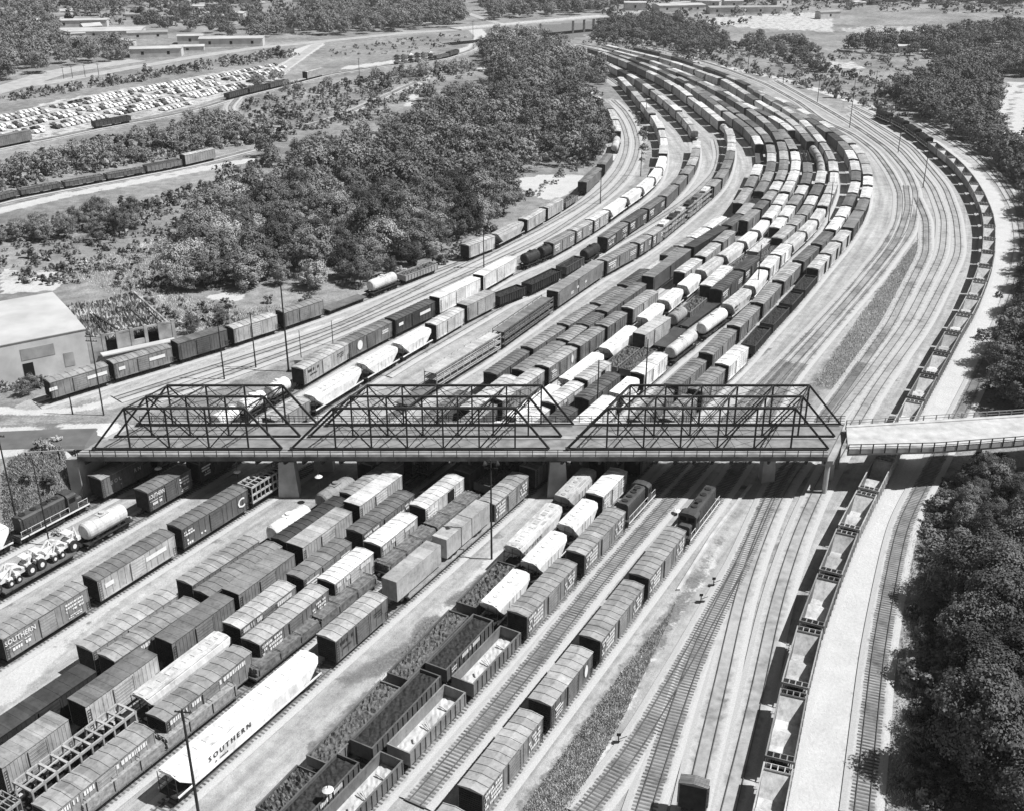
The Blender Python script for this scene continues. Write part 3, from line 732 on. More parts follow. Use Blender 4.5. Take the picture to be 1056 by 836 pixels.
def mk_frame(L, far):
    r = empty('frame_flatcar'); hl = L / 2 - .62
    mb = MB(); mb.box(-hl, hl, -1.5, 1.5, .95, 1.15); part('deck', mb, METAL, r)
    mb = MB(); n = 9
    for i in range(n + 1):
        x = -hl + .15 + (2 * hl - .3) * i / n
        for sy in (-1, 1): mb.bar((x, sy * 1.42, 1.15), (x, sy * 1.42, 4.0), .2)
        mb.bar((x, -1.5, 4.0), (x, 1.5, 4.0), .28, .2)
    for sy in (-1, 1):
        for z in (1.3, 2.6, 3.95): mb.bar((-hl, sy * 1.43, z), (hl, sy * 1.43, z), .2, .3)
    mb.bar((-hl, 0, 4.02), (hl, 0, 4.02), .16, .12)
    part('frame', mb, PAINT, r)
    mb = MB()
    for i in range(n):
        x = -hl + 1 + (2 * hl - 2) * i / (n - 1); mb.box(x - .5, x + .4, -.9, .2, 1.2, 2.2 + (i % 3) * .5); mb.box(x - .2, x + .6, .3, 1.0, 1.2, 3.0)
    part('load', mb, METAL, r)
    chassis(r, hl, far); return r
def mk_open_hopper(L, far):
    r = empty('coal_hopper'); hl = L / 2 - .55; mb = MB(); top = 3.35; bt = 1.25
    for sy in (-1, 1): mb.box(-hl, hl, *sorted((sy * 1.5, sy * 1.56)), 1.15, top); mb.box(-hl, hl, *sorted((sy * 1.46, sy * 1.62)), top, top + .1)
    for i in range(9):
        x = -hl + .3 + (2 * hl - .6) * i / 8
        for sy in (-1, 1): mb.box(x - .07, x + .07, *sorted((sy * 1.56, sy * 1.66)), 1.15, top)
    for sx in (-1, 1): mb.box(*sorted((sx * (hl - 1.0), sx * (hl - .9))), -1.5, 1.5, 2.6, top); mb.box(*sorted((sx * (hl - .08), sx * hl)), -1.5, 1.5, top - .25, top + .1)
    part('body', mb, PAINT, r)
    for sx in (-1, 1):
        mb = MB()
        for p in (-1.5, -.75, 0, .75, 1.5): mb.box(*sorted((sx * (hl - .95), sx * (hl - .02))), p - .06, p + .06, top - .05, top + .08)
        mb.box(*sorted((sx * (hl - .95), sx * (hl - .88))), -1.5, 1.5, top - .05, top + .08)
        mb.bar((sx * (hl - .1), -1.3, 1.2), (sx * (hl - .1), -1.3, top), .1); mb.bar((sx * (hl - .1), 1.3, 1.2), (sx * (hl - .1), 1.3, top), .1)
        part('end_frame', mb, PAINT, r)
    mb = MB(); xe = hl - .95; y = 1.495
    xs_ = [(-xe, 3.2), (-2.9, bt), (-1.6, bt), (0, 2.1), (1.6, bt), (2.9, bt), (xe, 3.2)]
    for (x0, z0), (x1, z1) in zip(xs_[:-1], xs_[1:]): mb.quad((x0, -y, z0), (x1, -y, z1), (x1, y, z1), (x0, y, z0))
    part('slope_sheet', mb, HOPP, r)
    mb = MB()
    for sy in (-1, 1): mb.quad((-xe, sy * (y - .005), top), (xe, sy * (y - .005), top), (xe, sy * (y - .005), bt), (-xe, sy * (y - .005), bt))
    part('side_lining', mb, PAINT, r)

    mb = MB()
    for x in (-2.25, 2.25): mb.loft([[(x - .9, -1.2, 1.24), (x + .9, -1.2, 1.24), (x + .9, 1.2, 1.24), (x - .9, 1.2, 1.24)][::-1], [(x - .45, -1.0, .5), (x + .45, -1.0, .5), (x + .45, 1.0, .5), (x - .45, 1.0, .5)][::-1]])
    part('outlet', mb, METAL, r)
    chassis(r, hl + .0, far); return r
def mk_loco(L, far, letters=True):
    r = empty('diesel_locomotive'); hl = L / 2 - .62
    mb = MB(); mb.box(-hl, hl, -1.5, 1.5, 1.1, 1.5); part('walkway', mb, PAINT, r)
    mb = MB(); x0, x1 = -hl + 3.9, hl - .8
    mb.prism([(-.95, 1.5), (.95, 1.5), (.95, 3.9), (.7, 4.15), (-.7, 4.15), (-.95, 3.9)], x0, x1)
    mb.prism([(-.95, 1.5), (.95, 1.5), (.95, 2.75), (.7, 2.95), (-.7, 2.95), (-.95, 2.75)], -hl + .9, -hl + 2.2)
    for i in range(12):
        x = x0 + .5 + (x1 - x0 - 1) * i / 11
        for sy in (-1, 1): mb.box(x - .28, x + .28, *sorted((sy * .95, sy * .985)), 1.7, 3.5)
    part('hood', mb, PAINT, r)
    mb = MB(); mb.prism([(-1.45, 1.5), (1.45, 1.5), (1.45, 4.0), (1.0, 4.3), (0, 4.42), (-1.0, 4.3), (-1.45, 4.0)], -hl + 2.2, -hl + 3.9); cb = part('cab', mb, PAINT, r)
    mb = MB()
    for sy in (-1, 1): mb.box(-hl + 2.45, -hl + 3.65, *sorted((sy * 1.44, sy * 1.47)), 2.9, 3.7)
    mb.box(-hl + 2.18, -hl + 2.21, -1.2, -.2, 3.1, 3.8); mb.box(-hl + 2.18, -hl + 2.21, .2, 1.2, 3.1, 3.8)
    part('window', mb, BLACK, cb)
    mb = MB()
    for i in range(4): x = x0 + 1.2 + (x1 - x0 - 2.4) * i / 3; mb.tube((x, 0, 4.12), (x, 0, 4.3), .5, n=14)
    mb.box(x0 + 2.1, x0 + 2.7, -.25, .25, 4.12, 4.5); part('roof_fan', mb, METAL, r)
    mb = MB()
    for sy in (-1, 1):
        mb.bar((-hl + .2, sy * 1.46, 2.4), (-hl + 2.1, sy * 1.46, 2.4), .05); mb.bar((x0 + .1, sy * 1.46, 2.4), (hl - .2, sy * 1.46, 2.4), .05)
        for i in range(8): x = -hl + .3 + (2 * hl - .6) * i / 7; mb.bar((x, sy * 1.46, 1.5), (x, sy * 1.46, 2.4), .05)
    part('handrail', mb, WHITE, r)
    mb = MB()
    for sy in (-1, 1): mb.box(-hl, hl, *sorted((sy * 1.502, sy * 1.53)), 1.16, 1.42)
    part('side_stripe', mb, WHITE, r)
    mb = MB(); mb.box(-1.8, 1.8, -1.2, 1.2, .35, 1.05); part('fuel_tank', mb, METAL, r)
    if letters:
        me = text_mesh('lettering', [('SOUTHERN', .8, 1.6, 2.6, 1.2)], WHITE); o = obj('lettering', me, r); o.location.y = -1.0
    mb = MB()
    for sx in (-1, 1): mb.box(*sorted((sx * (hl - .1), sx * (hl + .12))), -1.4, 1.4, .55, 1.3)
    part('pilot', mb, PAINT, r)
    chassis(r, hl, far, 1.1)
    return r
BUILD = {
 'b': [(L, lambda L_, f: mk_boxcar(L_, f)) for L in (12.4, 15.2)],
 's': [(L, lambda L_, f: mk_boxcar(L_, f, 4.55, True, 3.0)) for L in (12.4, 15.4, 25)],
 'd': [(L, lambda L_, f: mk_boxcar(L_, f, 4.3, False, 1.5, True, 1.6)) for L in (12.4,)],
 'h': [(L, lambda L_, f: mk_covered_hopper(L_, f, L_ > 12)) for L in (11.5, 15.5, 25.5)],
 'k': [(L, lambda L_, f: mk_covered_hopper(L_, f, False)) for L in (11.5,)],
 'g': [(L, lambda L_, f: mk_gondola(L_, f, 'coal')) for L in (12.4, 15.6)],
 'G': [(L, lambda L_, f: mk_gondola(L_, f, 'scrap', 2.4)) for L in (12.6, 15.6)],
 'n': [(L, lambda L_, f: mk_gondola(L_, f, 'sand')) for L in (12.6,)],
 'u': [(L, lambda L_, f: mk_gondola(L_, f, 'full')) for L in (12.6,)],
 't': [(L, lambda L_, f: mk_tank(L_, f)) for L in (10.0, 13.5)],
 'f': [(L, lambda L_, f: mk_flat(L_, f)) for L in (15.0, 26.0)],
 'q': [(L, lambda L_, f: mk_flat(L_, f, True)) for L in (15.0,)],
 'a': [(L, lambda L_, f: mk_autorack(L_, f)) for L in (18.0, 26.0)],
 'A': [(L, lambda L_, f: mk_autorack(L_, f, True, False)) for L in (20.0,)],
 'o': [(L, lambda L_, f: mk_frame(L_, f)) for L in (15.4,)],
 'c': [(L, mk_open_hopper) for L in (13.2,)],
 'L': [(L, lambda L_, f: mk_loco(L_, f)) for L in (14.5,)],
 'M': [(L, lambda L_, f: mk_loco(L_, f, False)) for L in (14.5,)],
}
KIND = {'b': 'boxcar', 's': 'boxcar', 'd': 'boxcar', 'h': 'covered hopper', 'k': 'covered hopper', 'g': 'gondola', 'G': 'gondola', 'n': 'gondola', 'u': 'gondola', 't': 'tank car', 'f': 'flatcar', 'q': 'flatcar', 'a': 'auto rack', 'A': 'auto rack', 'o': 'frame flatcar', 'c': 'coal hopper', 'L': 'locomotive', 'M': 'locomotive'}
PROTO = {}
def get_car(code, L, far):
    opts = BUILD[code]; i = min(range(len(opts)), key=lambda j: abs(opts[j][0] - L)); key = (code, i, far)
    if key not in PROTO:
        r = opts[i][1](opts[i][0], far); PROTO[key] = [r, opts[i][0], False]
    r, L0, used = PROTO[key]
    if not used: PROTO[key][2] = True; return r, L0
    # the prototype may already carry lettering of its own: copy only its plain parts
    c = r.copy(); COL.objects.link(c)
    for ch in r.children:
        if 'extra' in ch: continue
        dup(ch, c)
    for k in ('label', 'group'): 
        if k in c: del c[k]
    return c, L0
TW = ['black', 'black', 'dark grey', 'dark grey', 'mid grey', 'mid grey', 'light grey', 'light grey', 'pale', 'white']
ORD = ['first', 'second', 'third', 'fourth', 'fifth', 'sixth', 'seventh', 'eighth', 'ninth', 'tenth', 'eleventh', 'twelfth', 'thirteenth', 'fourteenth', 'fifteenth', 'sixteenth', 'seventeenth', 'eighteenth', 'nineteenth', 'twentieth', 'twenty-first', 'twenty-second', 'twenty-third', 'twenty-fourth', 'twenty-fifth', 'twenty-sixth', 'twenty-seventh', 'twenty-eighth', 'twenty-ninth', 'thirtieth', 'thirty-first', 'thirty-second', 'thirty-third', 'thirty-fourth', 'thirty-fifth', 'thirty-sixth', 'thirty-seventh', 'thirty-eighth', 'thirty-ninth', 'fortieth', 'forty-first', 'forty-second', 'forty-third', 'forty-fourth', 'forty-fifth']
FARY = 320.0
ALLCARS = []
def place(spec, tk, s0, s1, flip=False):
    """spec: kind + side tone [/roof tone] [:lettering]"""
    let = ''
    if ':' in spec: spec, let = spec.split(':')
    roof = None
    if '/' in spec: spec, rf = spec.split('/'); roof = float(rf)
    code, t = spec[0], float(spec[1:] or 5)
    tr = TRK[tk]; L = s1 - s0; mid = (s0 + s1) / 2
    p = tr.pos(mid); a = tr.pos(mid - L * .32); b = tr.pos(mid + L * .32)
    far = p[1] > FARY
    r, L0 = get_car(code, L, far)
    ang = math.atan2(b[1] - a[1], b[0] - a[0]) + (PI if flip else 0)
    z = (float(hgt(*a)) + float(hgt(*b))) / 2 + RAILTOP
    r.location = ((a[0] + b[0]) / 2 * .5 + p[0] * .5, (a[1] + b[1]) / 2 * .5 + p[1] * .5, z)
    r.rotation_euler = (0, 0, ang); r.scale = (L / L0, 1, 1)
    j = RND.uniform(.9, 1.1); base = min(.8, alb(t) * j)
    if roof is None: roof = max(0, t + (RND.uniform(.2, 1.9) if t < 8 else .5))  # default roof lighter than the sides, its sheen put into the tone
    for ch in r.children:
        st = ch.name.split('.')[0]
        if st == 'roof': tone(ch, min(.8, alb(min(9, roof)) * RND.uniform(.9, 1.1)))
        elif st == 'carried_automobile': pass
        elif st == 'door': tone(ch, base * RND.choice([1, 1, .8, 1.15]))
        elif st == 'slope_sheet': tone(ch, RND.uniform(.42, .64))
        elif st == 'side_lining': tone(ch, .1)  # dark tone stands in for the shade on the inner walls
        elif st == 'rack_deck': tone(ch, min(.5, base * 1.3))
        else: tone(ch, base)
    if let:
        for me in LET[let]:
            o = obj(me.name, me, r); o['extra'] = 1; o.location.y = -1.58 if code in 'bsh' else -1.61
            if code in 'hk': o.location.y = -1.6
            if let in 'SCQXYIVKG' and L0 < 14: o.scale.x = .8
    r['category'] = KIND[code]; ALLCARS.append((tk, mid, r, t, KIND[code], code))
    return r
def car(tk, spec, near, far, h=4.4, gap=0.22, flip=False):
    tr = TRK[tk]
    s0 = tr.proj(at2(*near, h)); s1 = tr.proj(at2(*far, h))
    return place(spec, tk, s0 - gap, s1 + gap, flip)
def fill(tk, a, b, specs, pitch=15.4, h=4.4):
    tr = TRK[tk]; s0 = tr.proj(at2(*a, h)); s1 = tr.proj(at2(*b, h))
    n = max(1, round((s1 - s0) / pitch)); d = (s1 - s0) / n; sp = specs.split()
    for i in range(n): place(sp[i * len(sp) // n] if n < len(sp) else sp[i % len(sp)], tk, s0 + i * d, s0 + (i + 1) * d)
# ------------------------------------------------------------------ the strings, car by car
C = car
# string 1
C(1,'h9',(-42,566),(8,541)); C(1,'L2',(10,538),(84,499),flip=True); C(1,'b4/6:N',(97,494),(150,466),4.5)
C(1,'b4',(153,464),(203,437)); 
C(1,'t9',(217,431),(245,419),3.8); C(1,'t9',(248,418),(277,404),3.8); C(1,'t9',(281,403),(304,391),3.8)
C(1,'b7:I',(306,381.6),(353,353)); C(1,'b4:O',(355.5,355),(400,331)); C(1,'b2/3:W',(403,331),(444,310)); C(1,'s9',(446,309),(493,288)); C(1,'s9',(496,287),(533,267))
C(1,'t1',(536,262),(551,255)); C(1,'t1',(552,254.6),(565,249)); C(1,'b6:Y',(567,252),(588,239)); C(1,'b6:Y',(588.5,238.7),(607.5,228.3)); C(1,'b7:Y',(608,228),(625,218))
for a, b in (((626,217),(643,204.5)),((643.5,204),(658.5,194)),((659,193.6),(671.5,183.4)),((672,183),(679.5,173.5)),((680,173),(684,161))): C(1,'h9',a,b)
fill(1,(684,160.5),(674,119),'s7 h9 h8 s8 h9 s8'); fill(1,(673,118),(640,80),'b7 h9 b6 b7 b3 b9')
# string 2
C(2,'f3',(-2,610),(78,566),1.5); C(2,'t8',(85,547.5),(141,521.5),4.0); C(2,'b3/4:S',(144,507),(191,481),4.5); C(2,'b2:Y',(199,478),(236,456),4.5)
C(2,'b5',(274,433),(314,411)); C(2,'h9',(316,409),(368,377.5)); C(2,'h9',(370,376.5),(407,356.5)); C(2,'h9',(408.6,356),(441,337)); C(2,'b8/8',(443.5,336),(473,318)); C(2,'s6',(476,317),(503,301))
C(2,'g1',(507,300),(541,290.5)); C(2,'g1',(544,289),(576,273)); C(2,'g3',(578,271),(598,260)); C(2,'t1',(600,258.5),(618,249)); C(2,'b3:S',(619,246),(643,230)); C(2,'b3:Y',(644,229.7),(664,217)); C(2,'b3:Y',(665,216.4),(682,204)); C(2,'b4',(683.5,203.5),(695.5,191.6)); C(2,'b4',(696.5,191),(705,181.6)); C(2,'b5',(706,180.6),(712.5,172))
fill(2,(713,171.5),(719,146),'b6 b6 b7 g2'); fill(2,(717,136),(673,93),'h7 h8 h7 s7'); fill(2,(672,92.5),(605,56),'b7 b4 b7 b2 b8')
# string 3
C(3,'b5/6:S',(-8,657),(84,601),4.5); C(3,'b7/4:W',(91,598),(170,545),4.5); C(3,'b3/4:C',(176,544),(246,500),4.5); C(3,'o7',(248,498),(290,474),4.7)
C(3,'f4',(395,412),(440,384),1.5); C(3,'a7',(442,384),(512,343)); C(3,'a4',(514,342),(567,306)); C(3,'s5:G',(569,303),(617,270.5)); C(3,'b5:Y',(618,269.5),(652,252)); C(3,'b5:Y',(654.5,251.5),(666.5,243.5)); C(3,'b5:Y',(667,243),(679.5,235))
C(3,'A5',(680.5,234.5),(706,215)); C(3,'A5',(707,214),(731,194)); C(3,'b5',(732,193),(741,186)); fill(3,(742,185),(752,133),'b6 b4 b5 b7 b7 b8'); fill(3,(751,132),(746,127),'t8'); fill(3,(745,126.5),(697,89),'s8 s7 s8 h8'); fill(3,(696,88.5),(610,50),'b7 b5 b8 b3 b2')
# string 4
C(4,'b6/7',(85,671),(180,611)); C(4,'b4/6',(187,602),(258,553)); C(4,'t9',(272,548),(320,520),3.7); C(4,'t5',(325,515),(366,490),3.7); C(4,'b4',(376,480),(430,446)); C(4,'b3',(436,440),(480,404))
C(4,'b3',(470,413),(503,389)) if False else None
C(4,'b3/4',(506,387),(543,362)); C(4,'b4',(545,360.5),(579,337)); C(4,'b4',(580.6,336),(610,315)); C(4,'b4',(612,314),(640,297)); C(4,'b2',(642,295.6),(667,279)); C(4,'u8',(672,274),(684,265)); C(4,'b4',(684.5,264.5),(698,256)); C(4,'b6',(699,255),(711,246.5)); C(4,'b9/9',(712,246),(727,236)); C(4,'b8/9',(728,235.5),(745,224)); C(4,'b6',(760,211),(772,194.5)); C(4,'b5',(772.5,193.6),(778,182.6)); C(4,'b9',(778.5,181.6),(783,170.5)); C(4,'f3',(783.5,169),(785,158),1.5)
fill(4,(783,150),(748,116),'b5/9 b5 b4 b6'); fill(4,(747,115),(709,87),'b8 b5 b4 b5'); fill(4,(708,86.5),(618,51),'b2 b6 b3 b8 b7')
# string 5
C(5,'s1/2',(-12,760),(92,686),4.9); C(5,'b4/6:V',(110,682),(200,617)); C(5,'b4/5',(206,614),(280,558)); C(5,'b2/2',(287,559.6),(350,512)); C(5,'b4/6',(356,511),(408,474)); C(5,'b4',(414,470),(466,434)); C(5,'b6',(478,424),(530,388))
C(5,'b5/5',(534.5,384),(579,353)); C(5,'b4',(581,352),(600,337)); C(5,'b4',(601,336),(619,324)); C(5,'b3/5',(620.6,323),(662,292)); C(5,'s3/5',(668,288),(707,258)); C(5,'s1/2',(711,257),(745,235)); C(5,'b3',(748,233.5),(764,222.5)); C(5,'b6',(765,222),(775,210.5)); C(5,'g2',(776,209.5),(783,199.6)); fill(5,(783.5,199),(796,150),'b5 b5 b4 b7/8'); fill(5,(794,148),(762,118),'b4 b6 b4 b5'); fill(5,(761,117),(700,80),'b5 b2 b7 b4')
# string 6
C(6,'s7/6',(-10,788),(65,737),4.9); C(6,'s8/4',(78,729),(157,672),4.6); C(6,'s4/4',(166,662),(232,612),4.8); C(6,'s5/5',(236,612),(296,567),4.8); C(6,'s7/7',(303,564),(355,524),4.8); C(6,'s7/8',(362,521),(408,487),4.8); C(6,'q3',(414,482),(452,452),1.5); C(6,'b4',(458,450),(503,415)); C(6,'b6:I',(508,413),(557,381))
C(6,'b5:Q',(559,379.5),(589,358)); C(6,'b4',(591,357),(618,338)); C(6,'b4/5',(619,337),(640,322)); C(6,'b6/7',(645,319),(672,300)); C(6,'b7/8',(699,282),(722,268)); C(6,'b7/8',(724,266),(742,252)); C(6,'b5',(743,251),(757,239)); C(6,'b5/6',(767,229),(780,217)); C(6,'b3/4',(781,216),(790,208)); C(6,'b6',(791,207),(798,198)); C(6,'b7',(798.5,197),(803,188)); fill(6,(804,187),(806,147),'b5 b5 b6 b5'); fill(6,(805,145.5),(773,113),'b4 b4 b6 b5'); fill(6,(772,112),(690,71),'b6 b4 b3 b7')
# string 7
C(7,'o6',(-30,852),(11,820),4.2); C(7,'o7',(15,813),(132,726),4.2); C(7,'h8',(142,722),(232,650)); C(7,'b5/7:V',(236,647),(297,600)); C(7,'b5/5:Y',(303,597),(355,556)); C(7,'b4/4:X',(364,550),(421,507)); C(7,'f2',(425,505),(465,473),1.5); C(7,'h9',(478,466),(520,434)); C(7,'h9',(524,431),(575,396))
C(7,'h9',(580,392),(622,364)); C(7,'h9',(625,361),(654,336)); C(7,'h9',(657,328),(683,313)); C(7,'h9',(685,311),(705,298)); C(7,'h9',(707,296),(722,283)); C(7,'h8',(724,280),(743,265)); C(7,'h8',(744,264),(761,250)); C(7,'h9',(762,249),(777,239)); C(7,'h9',(778,238),(790,227)); C(7,'b9',(791,226),(801,213)); C(7,'b9',(802,212),(808,201)); fill(7,(809,199),(820,157),'b8 b9 b9 b9'); fill(7,(820,155),(805,134),'b5 b4')
# string 8
C(8,'b6/6:V',(29,833),(145,746),4.2); C(8,'b5/6:V',(154,741),(249,666)); C(8,'b4/7:X',(254,663),(330,603)); C(8,'b7/9:V',(339,602),(379,567)); C(8,'b6/9:V',(385,563),(427,531)); C(8,'d8/8:Y',(429,525),(472,491)); C(8,'b2',(476,488),(520,452)); C(8,'b7',(526,447),(560,420))
C(8,'b6/8:V',(565,417),(596,394.5)); C(8,'d8/7',(598,393),(625,374)); C(8,'G4',(630,371),(655,350)); C(8,'s7/8',(657,347),(686,328)); C(8,'t6',(688,326),(699,316),3.8); C(8,'G4',(701,314),(722,299)); C(8,'b9/9',(726,296),(752,275)); C(8,'G5',(755,272),(774,257)); C(8,'u5',(776,256),(794,241)); C(8,'b9',(797,236),(806,225)); C(8,'b9',(806.6,224),(815,213)); C(8,'b5',(816,212),(823,202)); C(8,'b7',(823.6,201),(829,192)); fill(8,(829.6,190.6),(833.5,168),'b4 b5'); C(8,'o2',(833,166),(829,155)); fill(8,(817,135.5),(766,107),'b8/9 b7/9 b3 b8/9'); fill(8,(764,106),(625,49),'b8 h9 b6 h9 b3')
# string 9
C(9,'f5',(70,820),(245,703),2.6) if False else None
_s0 = TRK[9].proj(at2(60,832,2.0)); _s1 = TRK[9].proj(at2(245,704,2.0)); place('f4', 9, _s0, _s1)
_s2 = TRK[9].proj(at2(253,697,2.0)); _s3 = TRK[9].proj(at2(386,591,2.0)); place('f3', 9, _s2, _s3)
_s4 = TRK[9].proj(at2(389,588,2.0)); _s5 = TRK[9].proj(at2(486,506,2.0)); place('f3', 9, _s4, _s5)
C(9,'G3',(492,500),(546,460),2.6); C(9,'b3/3',(550,456),(596,421)); C(9,'b3/3',(600,413),(634,385)); C(9,'G3',(637,381),(664,358),2.6); C(9,'f2',(667,355),(692,336),1.5); C(9,'f2',(693.5,334.5),(733,302),1.5); C(9,'b3/3:Y',(736,300),(760,280)); C(9,'b3/3:Y',(761,279),(779,264.5)); C(9,'G3',(781,263),(800,247)); C(9,'b6',(801,247),(815,233.6)); C(9,'b6/7',(815.6,233),(826,223)); C(9,'b6/7',(826.6,222.5),(833,212.5)); C(9,'b7',(833.6,212),(839,203)); C(9,'b4',(839.5,202),(845,191)); C(9,'b7/8',(845.6,190),(848,177)); fill(9,(848,175),(838,149),'t7 t6 t7'); fill(9,(836,147),(747,82),'b4 b7/8 b8 b7 b8 h9'); fill(9,(745,81),(625,47),'b8 h8 b7')
# string 10
C(10,'h9:K',(174,803),(327,671),4.5); C(10,'b4/7:I',(336,660),(392,611),4.5); 
_t0 = TRK[10].proj(at2(398,610,1.5)); _t1 = TRK[10].proj(at2(496,530,1.5)); place('f6', 10, _t0, _t1)
C(10,'b5/6:X',(500,519),(539,488),4.5); C(10,'b5',(545,484),(587,450)); C(10,'b9',(594,446),(629,409))
C(10,'h9',(632,406),(656,389)); C(10,'b9/9',(658,387),(684,365)); C(10,'t8',(687,361),(715,340),3.8); C(10,'t9',(718,336),(742,317),3.8); C(10,'h8:I',(744,314),(769,297.5)); C(10,'h9',(771,295.5),(786,278)); C(10,'b9/9',(787,277),(800,265)); C(10,'b9/9',(801,264),(811,252.6)); C(10,'h8',(812,252),(826,239.4)); C(10,'h8',(827,239),(839,227.4)); C(10,'h8',(839.6,226.6),(848.6,215.4)); fill(10,(849,214),(859,167),'b7 b8 h8 b8'); fill(10,(858,165),(774,89),'h7 h7 b9 b6 b9 b5 b8'); fill(10,(772,88),(655,49),'b2 b6 b2')
# string 11
C(11,'G3',(262,833),(313,791),2.6); C(11,'G4',(322,785),(402,703),2.6); C(11,'G3',(406,699),(475,631),2.6); C(11,'G3',(480,626),(524,580),2.6); C(11,'h8:K',(528,566),(574,518)); C(11,'h7',(578,514),(612,482)); C(11,'b5',(617,476),(652,440)); C(11,'b5',(656,436),(688,401))
C(11,'b5/5',(690,398.5),(722,371)); C(11,'b5/5',(726,366),(754,340)); C(11,'b5/6',(757,338),(778,316)); C(11,'b5/6',(780,314),(801,293)); C(11,'b5',(803,291),(821,272)); C(11,'b4',(823,270.5),(840,254.6)); C(11,'b5/4',(841,253),(855,240)); C(11,'b9/9',(857,238),(866,225)); C(11,'b9/9',(866.6,224.4),(873.4,214)); C(11,'b4',(874,213),(879,201)); C(11,'b8',(879.6,200),(882.4,188.4)); C(11,'b4',(883,187),(883.6,177.6)); C(11,'b8',(883.4,176.6),(881,166.6)); fill(11,(880,165),(857,138),'b7 b5 b2'); fill(11,(855,137),(780,94),'b4 b3 b6')
# string 12
C(12,'g3/1:G',(300,850),(361,781),3.0); C(12,'g3',(369,770),(441,691),3.0); C(12,'g3:G',(447,690),(500,636),3.0); C(12,'k9',(505,626),(539,586)); C(12,'k9',(544,582),(579,547)); C(12,'k9',(582,543),(610,514)); C(12,'b8/9:Y',(612,511),(637,483),4.5); C(12,'b5',(650,470),(680,438)); C(12,'b5',(684,434),(712,408))
C(12,'b5/5',(715,404),(744,380)); C(12,'b9/9',(746,378),(764,357)); C(12,'g2',(768,357),(784,337),3.0); C(12,'g2',(786,335),(803,316),3.0); C(12,'g2',(804,314),(818,301),3.0); C(12,'g2',(820,299.5),(835,284.6),3.0); C(12,'d8/8',(838,279),(852,264.5)); C(12,'d8/8',(853,263.6),(862,251.4)); C(12,'d8/8',(863,250.4),(873,239)); C(12,'s5/5',(874,237),(886,219.4)); C(12,'b4',(887,218),(892,206)); C(12,'b9',(892.6,205),(895,193.6)); C(12,'b9',(895.5,192),(896,182.6)); fill(12,(895,181),(881,150),'b7 b6 b8'); fill(12,(879,148.6),(800,101),'b8 b5 b8 b4')
# string 13, 14
C(13,'n4',(345,850),(406,779),3.0); C(13,'n5',(412,777),(473,710),3.0); C(13,'n4',(476,705),(527,648),3.0); C(13,'b5/6:X',(531,635),(588,578)); C(13,'b5/6:X',(590,571),(635,524)); C(13,'M2',(640,523),(668,492),4.2,flip=True)
C(14,'b5/6:X',(410,905),(472,832)); C(14,'b5/7:X',(484,818),(549,733)); C(14,'b4/7:Q',(556,727),(601,667)); C(14,'b5/6:X',(606,660),(656,600)); C(14,'b5/6:X',(658,596),(698,544)); C(14,'M2',(700,541),(737,500),4.0)
# siding by the wood: positions taken at rail level
def C0(spec, a, b): return car(0, spec, a, b, 0.0)
C0('b5/6:W',(52,417),(112,395)); C0('b5/6:W',(114,394.4),(176,375.6)); C0('s3/4',(179,374.6),(232,358.4)); C0('b7/8',(235,357.4),(282,341.6)); C0('b5/6',(286,340.4),(330,326)); C0('f4',(333,325),(374,310)); C0('t8',(378,308),(408,295.6)); C0('G6',(411,294.4),(446,280.6)); C0('b8/8',(476,269.6),(506,258.8)); C0('h7',(508,258),(537,243.6)); C0('b7/8',(539,242.6),(558,230.8)); C0('b7/7',(560,230),(577,219.6)); C0('G5',(579,218.6),(592,210)); C0('b4/5',(599,203),(616,186.6)); C0('b4/5',(619.6,183.6),(628,171.6)); C0('f8',(629,170),(633,163)); C0('t8',(633.6,162),(636,151))
fill(0,(636,148),(602,103),'b7 h8 b7 h8 b6',13,0)
# coal train
_h = TRK[23]; s = _h.proj(at2(803,789.7,3.3)) - 2 * 13.2; _end = _h.proj(at2(960,147.5,3.3)); _nh = round((_end - s) / 13.2); _pd = (_end - s) / _nh
for i in range(_nh): place(RND.choice(['c6', 'c7', 'c7', 'c5']), 23, s + i * _pd, s + (i + 1) * _pd)
_le = _h.proj(at2(904,114.5,3.3)); _nl = 4; _pl = (_le - _end) / _nl
for i in range(_nl): place('M1', 23, _end + i * _pl, _end + (i + 1) * _pl)
# one boxcar on the low main track, cut by the picture edge
C(21,'b5/6:X',(703,878),(714,803),4.3)
# gondolas and flats on the far tracks
fill(25,(-20,216),(225,166),'G3 G3 G3 G3 g4 b6',16,0)
fill(26,(-15,156),(34,147),'s4 s4',16,0); fill(26,(95,134),(136,127),'g2 A3',16,0); fill(26,(232,104),(330,79),'g2 g2 g3 f7 b6',16,0); fill(26,(404,67),(476,57),'A4 A4 G4 g3',16,0)
